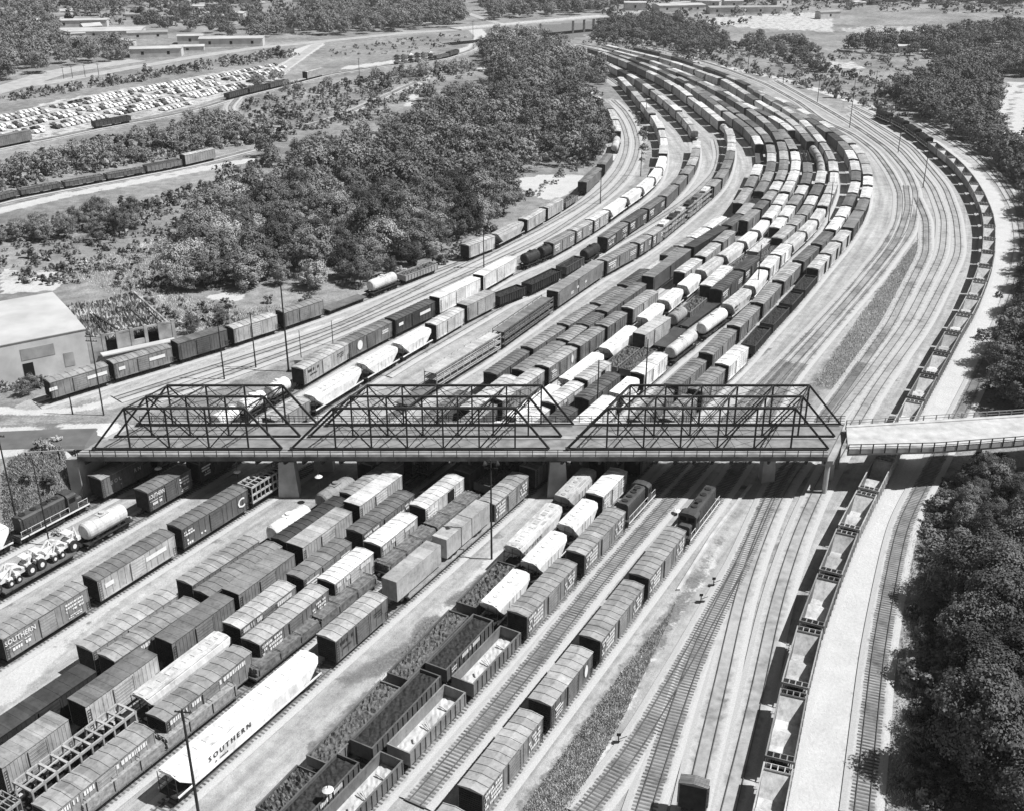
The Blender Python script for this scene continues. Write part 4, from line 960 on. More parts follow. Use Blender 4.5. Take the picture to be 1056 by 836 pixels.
# groups and labels
WORD = {0: None, 23: None}
STR = {}
for tk, mid, r, t, kd, code in ALLCARS: STR.setdefault(tk, []).append((mid, r, t, kd, code))
BRS = {k: TRK[k].proj((TRK[k].P[np.argmin(np.abs(TRK[k].P[:, 1] - 165))])) for k in TRK if TRK[k].P[:, 1].min() < 165 < TRK[k].P[:, 1].max()}
for tk, lst in STR.items():
    lst.sort(key=lambda e: e[0]); bs = BRS.get(tk, -1e9)
    before = [e for e in lst if e[0] < bs][::-1]; after = [e for e in lst if e[0] >= bs]
    for seq, side in ((before, 'before'), (after, 'beyond')):
        for i, (mid, r, t, kd, code) in enumerate(seq):
            nm = (TW[int(t)] + ' ' + kd)
            if 1 <= tk <= 12: lb = '%s, %s car %s the bridge on the %s string from the %s' % (nm, ORD[i], side, ORD[tk - 1], 'bank' if side == 'before' else 'wood')
            elif tk in (13, 14): lb = '%s, %s car before the bridge on string %s the grass verge' % (nm, ORD[i], 'second from' if tk == 13 else 'beside')
            elif tk == 0: lb = '%s, %s car from the bridge on the siding along the wood' % (nm, ORD[i])
            elif tk == 23:
                if kd == 'locomotive': lb = 'black locomotive of the coal train, %s ahead of its hoppers' % ORD[i - (len(seq) - 4)]
                else: lb = 'empty coal hopper, %s car %s the bridge in the train along the dirt road' % (ORD[i], side)
            elif tk == 21: lb = 'grey boxcar alone on the low main track at the picture edge'
            elif tk == 25: lb = '%s, %s from the pale boxcar end on the far weedy track' % (nm, ORD[len(seq) - 1 - i])
            else: lb = '%s, %s car along the track beside the automobile storage lot' % (nm, ORD[i])
            tag(r, lb, kd, {0: 'cars on the siding by the wood', 23: 'coal train', 25: 'cars on the far weedy track', 26: 'cars beside the storage lot'}.get(tk, kd + 's in the yard'))
            r.name = {'locomotive': 'diesel_locomotive', 'auto rack': 'auto_rack_car'}.get(kd, kd.replace(' ', '_'))
# ------------------------------------------------------------------ truss road bridge (three trusses, skewed with the tracks)
YN, YF, DZ, TZ = 160.7, 169.6, 7.0, 14.5
def sk(x, y): return x + (y - YN) * 0.5
SP_ = [(-68.6, -37.7, -62.6, -43.2, 5), (-36.2, 6.1, -28.9, .5, 7), (9.0, 51.9, 15.5, 45.7, 7)]
br = tag(empty('truss_bridge', (-8, 165, 0)), 'long dark steel truss road bridge on concrete piers across all the yard tracks', 'bridge')
def bpart(name, mb, mat, parent=None):
    for i, v in enumerate(mb.v): mb.v[i] = (v[0] * .988 + 8, v[1] - 167, v[2] + 1)
    return part(name, mb, mat, parent or br)
def skbox(mb, x0, x1, y0, y1, z0, z1):
    v = [(sk(x, y), y, z) for z in (z0, z1) for x, y in ((x0, y0), (x1, y0), (x1, y1), (x0, y1))]
    mb.add(v, [(3, 2, 1, 0), (4, 5, 6, 7), (0, 1, 5, 4), (1, 2, 6, 5), (2, 3, 7, 6), (3, 0, 4, 7)])
mb = MB(); skbox(mb, -69.5, 52.3, 158.9, 170.9, 6.55, 6.95); bpart('road_deck', mb, DECKM)
mb = MB(); skbox(mb, -69.5, 52.3, 158.9, 159.2, 6.0, 6.54); skbox(mb, -69.5, 52.3, 158.45, 158.88, 6.2, 6.98); bpart('fascia_girder', mb, plain_mat('grey_bridge_paint', .05, .16, .5, .8))
mb = MB(); skbox(mb, -69.5, 52.3, 159.1, 160.2, 6.955, 7.1); skbox(mb, -69.5, 52.3, 170.0, 170.8, 6.955, 7.1); skbox(mb, -69.5, 52.3, 164.6, 165.7, 6.955, 7.1); bpart('kerb', mb, CONCD)
mb = MB()
for y in (159.3, 161.5, 163.4, 166.4, 168.4, 170.5): skbox(mb, -69.3, 52.1, y - .12, y + .12, 5.95, 6.54)
bpart('stringers', mb, STEEL)
mb = MB()
for x0, x1, a, b, n in SP_:
    for i in range(n * 2 + 1):
        x = x0 + (x1 - x0) * i / (2 * n); mb.bar((sk(x, 158.8), 158.8, 5.75), (sk(x, 171), 171, 5.75), .35, .6)
bpart('floor_beams', mb, STEEL)
YT = (YN, 165.15, YF)
for x0, x1, a, b, n in SP_:
    tops = [a + (b - a) * i / (n - 2) for i in range(n - 1)]; bots = [x0 + (tops[0] - x0) + (b - a) * i / (n - 2) for i in range(n - 1)]
    for yi, y in enumerate(YT):
        tr = bpart('truss', MB().box(sk(x0, y) - .25, sk(x0, y) + .25, y - .3, y + .3, 6.7, 7.5), STEEL)
        def tp(name, segs):
            m2 = MB()
            for p, q, w_, h_ in segs: m2.bar((sk(p[0], y), y, p[1]), (sk(q[0], y), y, q[1]), w_, h_)
            bpart(name, m2, STEEL, tr)
        tp('top_chord', [((a, TZ), (b, TZ), .31, .34)]); tp('bottom_chord', [((x0, 7.35), (x1, 7.35), .22, .25)])
        tp('end_post', [((x0, 7.3), (a, TZ), .31, .34)]); tp('end_post', [((x1, 7.3), (b, TZ), .31, .34)])
        for i in range(n - 1): tp('vertical_post', [((tops[i], 7.3), (tops[i], TZ), .24, .26)])
        for i in range(n - 2):
            p, q = tops[i], tops[i + 1]; mid_ = (n - 2) / 2
            if i + .5 < mid_: tp('diagonal', [((p, TZ), (q, 7.3), .16, .18)])
            elif i + .5 > mid_: tp('diagonal', [((p, 7.3), (q, TZ), .16, .18)])
            else: tp('diagonal', [((p, TZ), (q, 7.3), .1, .1), ((p, 7.3), (q, TZ), .1, .1)])
            hm = (p + q) / 2; tp('lattice_rod', [((p, TZ - 2.4), (hm, 7.3), .055, .055), ((hm, TZ), (q, TZ - 2.4), .055, .055), ((p, 10.6), (q, 10.6), .06, .08)])
            if i + .5 < mid_ - .6 or i + .5 > mid_ + .6: tp('counter_rod', [((p, 7.3), (q, TZ), .07, .07)])
    # portals and top bracing between the trusses
    for pa, pb in ((YT[0], YT[1]), (YT[1], YT[2])):
        m2 = MB()
        for i, t_ in enumerate(tops):
            m2.bar((sk(t_, pa), pa, TZ - .05), (sk(t_, pb), pb, TZ - .05), .16, .2)
            if i < len(tops) - 1:
                m2.bar((sk(t_, pa), pa, TZ), (sk(tops[i + 1], pb), pb, TZ), .06); m2.bar((sk(t_, pb), pb, TZ), (sk(tops[i + 1], pa), pa, TZ), .06)
        for t_ in (a, b):
            m2.bar((sk(t_, pa), pa, TZ - 1.1), (sk(t_, pb), pb, TZ - 1.1), .1, .14)
            for k in range(3):
                y0 = pa + (pb - pa) * k / 3; y1 = pa + (pb - pa) * (k + 1) / 3; m2.bar((sk(t_, y0), y0, TZ - (.1 if k % 2 else 1.1)), (sk(t_, y1), y1, TZ - (1.1 if k % 2 else .1)), .07)
        bpart('top_bracing', m2, STEEL)
for y in (158.55, 171.05):
    m2 = MB(); x = -69.4
    while x < 52.3: m2.bar((sk(x, y), y, 6.5), (sk(x, y), y, 8.2), .11); x += 2.05
    for z in (7.3, 7.75, 8.2): m2.bar((sk(-69.4, y), y, z), (sk(52.3, y), y, z), .06, .09)
    m2.bar((sk(-69.4, y), y, 6.6), (sk(52.3, y), y, 6.6), .1, .5)
    bpart('railing', m2, STEEL)
def pier_mb(x, y, w0, w1, d, z0, z1):
    m2 = MB(); m2.loft([[(x - w0, y - d, z0), (x + w0, y - d, z0), (x + w0, y + d, z0), (x - w0, y + d, z0)][::-1], [(x - w1, y - d * .8, z1), (x + w1, y - d * .8, z1), (x + w1, y + d * .8, z1), (x - w1, y + d * .8, z1)][::-1]]); return m2
for xb in (-37.0, 7.6):
    for y in (160.6, 169.4): bpart('pier', pier_mb(sk(xb, y), y, 1.75, 1.25, 1.3, -1.5, 5.45), CONC)
    m2 = MB(); skbox(m2, xb - .9, xb + .9, 162.0, 168.2, 4.6, 5.44); bpart('pier_cap', m2, CONCD)
for y in (160.6, 165.0, 169.4):
    m2 = MB(); m2.tube((sk(52.2, y), y, -2.3), (sk(52.2, y), y, 5.0), .42, n=12); bpart('pier', m2, CONC)
    m2 = MB(); m2.box(sk(52.2, y) - .8, sk(52.2, y) + .8, y - .8, y + .8, -6.2, -2.3); bpart('pier_base', m2, CONCD)
m2 = MB(); skbox(m2, 51.3, 53.2, 159.4, 170.6, 5.0, 5.74); bpart('pier_cap', m2, CONCD)
m2 = MB(); skbox(m2, -71.5, -69.6, 158.5, 171.2, -1, 6.5); bpart('abutment', m2, CONCD)
bpart('abutment', pier_mb(43.5, 165.5, 1.3, 1.0, 1.6, -6.4, 3.2), CONC)

# concrete approach spans on the east
vd = tag(empty('concrete_viaduct', (70, 165, 0)), 'pale concrete approach spans joining the steel bridge beside the dark trees', 'viaduct')
NE = [gz(x, y, 8.0) for x, y in ((871, 463.5), (965, 461.5), (1052, 455))]; FE = [gz(x, y, 8.0) for x, y in ((869, 438.5), (929, 434.5), (1056, 427))]
FE[1] = (FE[1][0] + 3, FE[1][1] + .2)
for E_ in (NE, FE): E_.append((E_[2][0] * 2 - E_[1][0] + 10, E_[2][1] * 2 - E_[1][1] + 3)); E_[0] = (E_[0][0] + .6, E_[0][1])
def vpart(name, mb, mat):
    for i, v in enumerate(mb.v): mb.v[i] = (v[0] - 70, v[1] - 165, v[2] + 1)
    return part(name, mb, mat, vd)
def dense(E_): 
    P = np.array(E_); d = np.r_[0, np.cumsum(np.hypot(*np.diff(P, axis=0).T))]; s = np.linspace(0, d[-1], 28)
    return np.c_[np.interp(s, d, P[:, 0]), np.interp(s, d, P[:, 1])]
DN, DF = dense(NE), dense(FE)
mb = MB(); mb.loft([[(n[0], n[1], 6.3), (f[0], f[1], 6.3), (f[0], f[1], 6.98), (n[0], n[1], 6.98)] for n, f in zip(DN, DF)]); vpart('road_deck', mb, CONC)
mb = MB(); 
for k0, k1 in ((.02, .1), (.9, .98)): mb.loft([[tuple(n + (f - n) * k0) + (6.985,), tuple(n + (f - n) * k1) + (6.985,), tuple(n + (f - n) * k1) + (7.14,), tuple(n + (f - n) * k0) + (7.14,)] for n, f in zip(DN, DF)])
vpart('kerb', mb, CONC)
for D in (DN, DF):
    mb = MB()
    for p, q in zip(D[:-1], D[1:]):
        mb.bar((p[0], p[1], 7.95), (q[0], q[1], 7.95), .1); mb.bar((p[0], p[1], 7.45), (q[0], q[1], 7.45), .08)
    for p in D[::1]: mb.bar((p[0], p[1], 6.3), (p[0], p[1], 8.0), .16)
    vpart('railing', mb, CONCD if D is DF else STEEL)
mb = MB()
for k in (.12, .38, .62, .88): mb.loft([[tuple(n + (f - n) * (k - .03)) + (5.5,), tuple(n + (f - n) * (k + .03)) + (5.5,), tuple(n + (f - n) * (k + .03)) + (6.29,), tuple(n + (f - n) * (k - .03)) + (6.29,)] for n, f in zip(DN, DF)])
vpart('girders', mb, CONCD)
for i in (11, 19, 26):
    for k in (.15, .85):
        p = DN[i] + (DF[i] - DN[i]) * k; m2 = MB(); m2.tube((p[0], p[1], -6.5), (p[0], p[1], 5.48), .42, n=12); vpart('pier', m2, CONC)
# asphalt on the western approach
road('approach_road', None, 6.5, ASPH, .16, [(-67.0, 164.0)] + [(x, y + .6) for x, y in ROADC[1:]])
gr = tag(empty('guard_rail', (-80, 157.5, 7.7)), 'wooden guard rail on the verge where the road meets the truss bridge', 'guard rail')
mb = MB(); mb.bar((2, -.8, .9), (9.5, .2, .9), .1, .25); part('rail', mb, CONC, gr)
for i in range(4): mb = MB(); mb.bar((2 + 2.5 * i, -.8 + i / 3, -.6), (2 + 2.5 * i, -.8 + i / 3, 1.0), .18); part('post', mb, WOOD, gr)

# retaining wall below the engine track
mb = MB(); Yw = np.linspace(_WALLY[0] + 1, _WALLY[1] - 1, 14); Xw = np.interp(Yw, _EY, _EX) + .6
mb.loft([[(x - .3, y, -5.2), (x + .45, y, -5.2), (x + .2, y, .3), (x - .3, y, .3)] for x, y in zip(Xw, Yw)])
tag(part('retaining_wall', mb, CONC), 'pale concrete retaining wall beside the engine by the bridge pier', 'wall')

# far road bridge
fb = tag(empty('far_overpass', at(560, 38)), 'pale flat concrete overpass far off above the narrow end of the yard', 'bridge')
fo = fb.location
A0, A1 = gz(470, 31, 9), gz(622, 17.5, 9)
def fpart(name, mb, mat):
    for i, v in enumerate(mb.v): mb.v[i] = (v[0] - fo.x, v[1] - fo.y, v[2] - fo.z)
    return part(name, mb, mat, fb)
mb = MB(); mb.bar(A0 + (9.4,), A1 + (9.4,), 13, .7); fpart('road_deck', mb, CONC)
mb = MB()
for dy in (-5, 5): mb.bar((A0[0], A0[1] + dy * 1.28, 9.9), (A1[0], A1[1] + dy * 1.28, 9.9), .3, .3)
fpart('parapet', mb, CONC)
for k in (.3, .55, .78, .86, .93):
    p = [A0[i] + (A1[i] - A0[i]) * k for i in (0, 1)]; mb = MB()
    for dy in (-3.5, 3.5): mb.box(p[0] - .6, p[0] + .6, p[1] + dy - .6, p[1] + dy + .6, -.5, 9.04)
    fpart('pier', mb, CONC)
road('highway', [(-60, 104), (0, 92), (60, 84), (140, 69), (200, 59), (260, 50), (330, 43), (420, 34), (470, 31)], 8, PALEROAD, .12)
road('highway', [(622, 17.5), (660, 12), (720, 4), (800, -6)], 9, PALEROAD, .12)
road('service_road', [(262, 92), (285, 76), (310, 58), (330, 44)], 6, PALEROAD, .08)
road('service_road', [(430, 3), (465, 8), (500, 20), (520, 26)], 6, PALEROAD, .08)
road('service_road', [(-40, 103), (20, 87), (60, 74), (140, 62)], 16, PALEROAD, .06)

# ------------------------------------------------------------------ loads riding on flatcars
def rest(root, tk, p0, p1, h, z):
    tr = TRK[tk]; s0 = tr.proj(at2(*p0, h)); s1 = tr.proj(at2(*p1, h)); p = tr.pos((s0 + s1) / 2); a, b = tr.pos(s0), tr.pos(s1)
    root.location = (p[0], p[1], float(hgt(*p)) + RAILTOP + z); root.rotation_euler = (0, 0, math.atan2(b[1] - a[1], b[0] - a[0])); return s1 - s0
def mk_trailer(L):
    r = empty('semi_trailer'); mb = MB(); mb.box(-L / 2, L / 2, -1.22, 1.22, .55, 3.75)
    part('body', mb, PAINT, r, .4); mb = MB(); mb.box(-L / 2 + .02, L / 2 - .02, -1.24, 1.24, 3.752, 3.8); mb.box(-L / 2 - .03, -L / 2 + .05, -1.25, 1.25, .9, 3.78); part('roof', mb, ROOFP, r, .4)
    mb = MB()
    for x in (-L / 2 + 1.2, -L / 2 + 2.4):
        for y in (-1, 1): mb.tube((x, y - .18, .5), (x, y + .18, .5), .5, n=12)
    part('wheels', mb, METAL, r); mb = MB(); mb.box(L / 2 - 2.2, L / 2 - 2, -.8, .8, 0, .95); part('landing_leg', mb, METAL, r)
    return r
for p0, p1, lb in (((398, 598), (445, 560), 'pale box trailer at the lower end of the long flatcar by the gravel lane'), ((451, 555), (479, 534), 'pale box trailer in the middle of the long flatcar by the gravel lane'), ((479.5, 533.5), (494, 517), 'short pale trailer at the upper end of the long flatcar near the lamp post')):
    tr = TRK[10]; L = tr.proj(at2(*p1, 5)) - tr.proj(at2(*p0, 5)); t_ = mk_trailer(L); rest(t_, 10, p0, p1, 5.0, 1.2); tag(t_, lb, 'trailer', 'trailers on the flatcar')
def mk_tractor():
    r = empty('loader_tractor')
    mb = MB(); mb.box(-1.4, 1.5, -.45, .45, .75, 1.35); mb.box(.2, 1.7, -.4, .4, 1.35, 1.75); mb.box(-1.3, -.4, -.7, .7, 1.35, 1.6); part('body', mb, PAINT, r, .72)
    for x, rr in ((-1.0, .75), (1.2, .5)):
        for y in (-.85, .85):
            mb = MB(); mb.tube((x, y - .18, rr), (x, y + .18, rr), rr, n=16); w_ = part('wheel', mb, METAL, r)
            mb = MB(); mb.tube((x, y - .2, rr), (x, y + .2, rr), rr * .45, n=12); part('rim', mb, LAMPW, w_)
    mb = MB()
    for y in (-.6, .6): mb.bar((.1, y, 1.6), (1.7, y, 2.5), .18); mb.bar((1.7, y, 2.5), (2.4, y, 1.2), .18)
    part('loader_arm', mb, PAINT, r, .75); mb = MB(); mb.box(2.1, 2.8, -.95, .95, .5, 1.2); part('bucket', mb, PAINT, r, .72)
    mb = MB(); mb.bar((-1.4, 0, 1.2), (-2.1, 0, 2.8), .22); mb.bar((-2.1, 0, 2.8), (-2.4, 0, 1.3), .2); mb.box(-2.8, -2.2, -.35, .35, .8, 1.3); part('backhoe_arm', mb, PAINT, r, .75)
    mb = MB(); mb.bar((-.9, -.6, 1.5), (-.9, -.6, 2.5), .07); mb.bar((-.9, .6, 1.5), (-.9, .6, 2.5), .07); mb.box(-1.5, -.3, -.75, .75, 2.5, 2.58); part('canopy', mb, PAINT, r, .7)
    return r
TP = mk_tractor(); sA = TRK[2].proj(at2(4, 606, 2.0)); sB = TRK[2].proj(at2(74, 569, 2.0))
for i, lb in enumerate(('white loader tractor chained on the flatcar, end nearest the picture edge', 'white loader tractor on the flatcar, second from the picture edge', 'white loader tractor on the flatcar, third from the picture edge', 'white loader tractor on the flatcar, nearest the tank car')):
    r = TP if i == 0 else dup(TP); s = sA + (sB - sA) * i / 3; p = TRK[2].pos(s); q = TRK[2].pos(s + 1)
    r.location = (p[0], p[1], float(hgt(*p)) + RAILTOP + 1.2); r.rotation_euler = (0, 0, math.atan2(q[1] - p[1], q[0] - p[0]) + (PI if i % 2 else 0)); r.scale = (1.0, 1.15, 1.15)
    tag(r, lb, 'tractor', 'tractors on the flatcar')
def lumber(s0, s1, tk, lb, h, mat, seed):
    rn = random.Random(seed); mid = (s0 + s1) / 2; p = TRK[tk].pos(mid); a, b = TRK[tk].pos(s0), TRK[tk].pos(s1); L = s1 - s0
    r = empty('lumber_stack', (p[0], p[1], float(hgt(*p)) + RAILTOP + 1.21), math.atan2(b[1] - a[1], b[0] - a[0]))
    for k in range(2):
        x0 = -L / 2 + L * k / 2 + .1; x1 = -L / 2 + L * (k + 1) / 2 - .1; mb = MB(); z = 0; n_ = 9
        while z < h:
            for j in range(n_):
                y0 = -1.4 + 2.8 * j / n_; e = rn.uniform(0, .35)
                mb.box(x0 + rn.uniform(0, .2), x1 - rn.uniform(0, .25), y0 + .01, y0 + 2.8 / n_ - .015, z, z + .26 + (rn.uniform(0, .1) if z + .27 > h else 0))
            z += .27
        part('bundle', mb, mat, r)
    mb = MB()
    for i in range(7):
        x = -L / 2 + .6 + (L - 1.2) * i / 6
        for sy in (-1, 1): mb.bar((x, sy * 1.44, -.1), (x, sy * 1.44, h + .05), .08)
        mb.bar((x, -1.44, h + .42), (x, 1.44, h + .42), .06)
    part('binder', mb, WOOD, r)
    tag(r, lb, 'lumber stack', 'lumber loads on flatcars')
lumber(_s0 + .8, _s1 - .8, 9, 'pale sawn lumber stack on the flatcar beside the long white hopper', 1.35, LUMB, 1)
LUMD = plain_mat('weathered_lumber', 0.07, 0.24, 1.6, 0.9, False)
lumber(_s2 + .8, _s3 - .8, 9, 'low grey lumber load on the flatcar behind the boxcar with ribbed roof', .85, LUMD, 2)
lumber(_s4 + .8, _s5 - .8, 9, 'low grey lumber load on the flatcar beside the box trailers', .85, LUMD, 3)

# ------------------------------------------------------------------ poles and lamps
def pole(b, t, lb, cat='utility pole', arm=1.1, lamp=0, r=.16, arms=1, grp='poles around the yard'):
    X, Y, Z = at(*b); ht = zat(t[0], t[1], Y) - Z; nm = 'light_pole' if lamp else 'utility_pole'
    o = empty(nm, (X, Y, Z)); mb = MB(); mb.tube((0, 0, -.5), (0, 0, ht), r, r * .65, n=8); part('post', mb, WOOD, o)
    for k in range(arms if arm else 0):
        mb = MB(); z = ht - .5 - .9 * k; mb.bar((-arm, .1 + r, z), (arm, -.1 + r, z), .12)
        for x in (-arm * .85, -arm * .4, arm * .4, arm * .85): mb.tube((x, r, z), (x, r, z + .22), .05, n=6)
        part('crossarm', mb, WOOD, o)
    for k in range(lamp):
        mb = MB(); x = -.9 + 1.8 * k / max(1, lamp - 1); mb.tube((x, -.15, ht - .1), (x + .1, -.6, ht - .5), .18, .36, n=10); part('floodlight', mb, METAL, o)
    return tag(o, lb, cat, grp)
pole((107, 428), (91, 345), 'tall dark utility pole rising in front of the pale building wall', arms=2)
pole((75, 427), (71.5, 408), 'short dark post on the road side by the two labelled boxcars', arm=0)
pole((231.5, 392), (224, 327), 'dark utility pole in front of the dark ribbed boxcar on the siding', arms=1, arm=.7)
pole((264, 380), (256, 322), 'dark utility pole in front of the pale boxcar on the siding', arm=.7)
pole((297.7, 383), (288.5, 290), 'tallest dark pole on the siding side, beside the lettered boxcar', arms=1, arm=.6, r=.2)
pole((311, 373), (307.5, 341), 'thin short pole behind the boxcar with a black script', arm=0, r=.1)
pole((343.5, 356), (341, 331), 'thin short pole beside the empty loop track', arm=0, r=.1)
pole((16, 531), (0, 447), 'dark pole with a slanting brace on the grass bank beside the locomotive', arm=.9)
pole((42.5, 519), (37, 472), 'thin pole without crossarm on the grass bank beside the locomotive', arm=0, r=.12)
pole((206, 846), (187, 731), 'nearest dark pole, in front of the long white hopper', arm=.9, r=.19)
pole((507, 576), (504, 474), 'dark lamp pole on the gravel lane just before the bridge', 'lamp post', arm=1.0, lamp=2, arms=2)
pole((499, 277), (496.5, 236), 'lamp pole between the wood and the white hopper string', 'lamp post', arm=.8, lamp=3)
pole((615.5, 432), (614, 372), 'bare dark pole behind the gap between two bridge spans', arm=0)
pole((665, 409), (667.5, 350), 'dark pole beyond the third bridge span among the flatcars', arm=0)
pole((780, 307), (783, 253), 'dark pole between the strings near the white tank cars', arm=0)
pole((853.5, 234), (856, 188), 'dark pole standing in the empty track gap on the curve', arm=0)
pole((926, 158), (927, 126), 'pole left of the coal train engines beside the empty main', arm=.7)
pole((951.7, 194), (956, 156), 'pole beside the first coal hoppers on the inside of the curve', arm=.7)
pole((842.8, 106), (845, 77), 'pole on the grass strip above the yard curve beside a pale junction box', arm=.7)
pole((876, 132), (879, 79), 'tall pole by the last tracks behind the white hoppers on the curve', arm=.8)
pole((901, 102), (904, 73), 'pole on the grass behind the coal train engines', arm=1.4)
pole((807.5, 87), (807, 69), 'short pole on the pale road edge above the yard', arm=.5)
pole((953.5, 115), (954.5, 67), 'tall pole in the shrubs behind the coal train', arm=.7)
pole((660.6, 182), (660, 150), 'pole beside the white hoppers on the inner curve', arm=.6)
pole((619, 211), (618, 176), 'pole beside the caboose end on the wood siding', arm=.6)
pole((666, 124), (666, 98), 'pole on the far inner curve below the wood tip', arm=.5)
pole((684, 52), (684, 24), 'far pole at the bush line above the narrow yard end', arm=.8)
pole((771, 74), (772, 45), 'far pole in front of the bushes beside the pale path', arm=.8)
pole((371.7, 97), (370, 60), 'pole in the field beyond the wood', arm=.8)
pole((488, 51), (490, 22), 'pole at the near end of the far overpass', arm=.8)
pole((246, 146), (243, 120), 'dark pole beside the sharp bend track', arm=.8)
for x in (66, 75, 88, 102): pole((x, 82 - (x - 66) * .1), (x - .5, 69 - (x - 66) * .1), 'thin utility pole in the row on the pale lot beyond the storage cars', arm=.8)
br_ = MB(); X, Y, Z = at(14, 529); 
# yard lamps: white dishes on slim posts
def lampdish(x, y, h, lb):
    X, Y = gz(x, y, h); z0 = float(hgt(X, Y)); o = empty('yard_lamp', (X, Y, z0)); hh = h - z0
    mb = MB(); mb.tube((0, 0, -.2), (0, 0, hh + (1.6 if hh > 2 else .3)), .045, n=6); part('post', mb, METAL, o)
    mb = MB(); mb.tube((0, 0, hh - .12), (0, 0, hh + .12), .62, .3, n=18); part('lamp_shade', mb, LAMPW, o); tag(o, lb, 'yard lamp', 'white dish lamps')
lampdish(163, 482, 5.0, 'white dish lamp beside the dark boxcars under the first bridge span')
lampdish(244.5, 485.5, 5.0, 'white dish lamp beside the open frame car under the bridge')
lampdish(328.5, 490.5, 5.0, 'white dish lamp by the concrete pier over the grey tank car')
lampdish(338, 813, 4.6, 'white dish lamp over the dark coal gondola')
lampdish(698, 525.5, 0.8, 'white dish lamp beside the engine cab before the bridge')
lampdish(808, 532, -3.8, 'white dish lamp over the low main tracks at the bridge shadow')
lampdish(842, 536, -3.8, 'white dish lamp between low tracks next to the coal train')
lampdish(921, 537, -3.8, 'white dish lamp on the dirt road at the bridge shadow')
# switch stands
for x, y, lb in ((643, 766, 'black switch stand beside the nearest low track switch'), (727, 621, 'black switch stand halfway along the low switch track'), (740, 604, 'black switch stand on the low switch track nearest the bridge')):
    o = empty('switch_stand', at(x, y)); mb = MB(); mb.box(-1.3, 1.3, -.25, .25, .02, .2); part('base', mb, METAL, o)
    mb = MB(); mb.bar((-.6, 0, .2), (-.6, 0, 1.3), .12); mb.bar((-.6, 0, .6), (.4, .2, .9), .06); part('lever', mb, METAL, o)
    mb = MB(); mb.box(-.85, -.35, -.03, .03, 1.1, 1.5); part('target', mb, METAL, o); tag(o, lb, 'switch stand', 'switch stands')

# ------------------------------------------------------------------ buildings
def wall_bldg(P, u, v, L, D, H, wm, rm, lb, name='warehouse', ridge=.6, over=.3, wins=0, sub=True):
    """P near corner, u along the front, v to the back"""
    X, Y = P; Z = float(hgt(X, Y)); o = empty(name, (X, Y, Z), math.atan2(u[1], u[0])); 
    mb = MB(); mb.box(0, L, 0, D, -.5, H); part('wall', mb, wm, o)
    mb = MB(); mb.prism([(-over, H), (D + over, H), (D + over, H + .15), (D / 2, H + .15 + ridge), (-over, H + .15)], -over, L + over); part('roof', mb, rm, o)
    for i in range(wins):
        x = L * (i + .5) / wins; mb = MB(); mb.box(x - .8, x + .8, -.06, .02, H * .35, H * .7); part('window', mb, BLACK, o)
    return tag(o, lb, 'building')
ROOFW = plain_mat('pale_sheet_roof', .4, .58, .12, .6); WALLW = plain_mat('dirty_white_wall', .42, .62, .25, .85); RUINW = plain_mat('peeling_ruin_wall', .12, .5, .3, .9)
ROOFG = plain_mat('grey_flat_roof', .25, .4, .1, .9)
cN = at2(94, 378); wl = at2(0, 398); L = math.hypot(cN[0] - wl[0], cN[1] - wl[1]); u = ((cN[0] - wl[0]) / L, (cN[1] - wl[1]) / L); vv = (-u[1], u[0])
H_ = zat(90, 340, cN[1]); fr = gz(57, 302, H_); D_ = (fr[0] - cN[0]) * vv[0] + (fr[1] - cN[1]) * vv[1]
wl2 = (cN[0] - u[0] * (L + 14), cN[1] - u[1] * (L + 14))
wh = wall_bldg(wl2, u, vv, L + 14, D_, H_, WALLW, ROOFW, 'large pale warehouse with wide white sheet roof beside the siding', 'warehouse', .3, .2)
mb = MB(); mb.box(L + 14 - 13, L + 14 - 6.5, -.08, .02, 4.2, 6.6); part('wall_panel', mb, CONCD, wh)
mb = MB(); mb.box(L + 14 - 5, L + 14 - 3, -.08, .02, 1, 4); part('door', mb, CONCD, wh)
mb = MB(); mb.box(L + 1, L + 3, -.08, .02, 0.5, 3.5); part('door', mb, BLACK, wh)
# roofless ruin next to it
rr = at2(172, 352); Lr = (rr[0] - cN[0]) * u[0] + (rr[1] - cN[1]) * u[1]
ru = tag(empty('ruined_building', (cN[0] + u[0] * .4, cN[1] + u[1] * .4, float(hgt(*cN))), math.atan2(u[1], u[0])), 'roofless ruined brick building full of rubble joined to the pale warehouse', 'ruin')
mb = MB(); bays = 6; bw_ = Lr / bays
for i in range(bays + 1): mb.box(i * bw_ - .35, i * bw_ + .35, 0, .5, -.4, 6.6)
mb.box(0, Lr, .05, .45, 5.9, 6.3); mb.box(0, Lr, .08, .4, -.4, 1.6)
for i in (0, 2, 3, 5): mb.box(i * bw_ + .3, (i + 1) * bw_ - .3, .1, .38, 1.6, 5.9 if i != 3 else 3.8)
part('front_wall', mb, RUINW, ru)
mb = MB(); mb.box(Lr - .4, Lr, .5, D_, -.4, 5.2); part('end_wall', mb, RUINW, ru)
mb = MB(); mb.box(0, Lr, D_ - .5, D_, -.4, 4.6); part('back_wall', mb, RUINW, ru)
mb = MB()
for i in range(6): mb.bar((i * bw_ + 1, 1, 5.9), (i * bw_ + 1 + RND.uniform(-2, 2), D_ * .6, 4.9 + RND.random()), .25)
part('fallen_beam', mb, WOOD, ru)
rb = lumpy(.6, Lr - .6, D_ / 2 - .6, 4.6, 1.0, 70, 60, random.Random(3))
for i, v in enumerate(rb.v): rb.v[i] = (v[0], v[1] + D_ / 2, v[2])
part('rubble', rb, plain_mat('rubble', .04, .58, .22, .95), ru)
mb = MB(); mb.box(Lr * .1, Lr - .3, -2.2, -.2, 2.4, 2.65); part('loading_canopy', mb, ROOFW, ru)
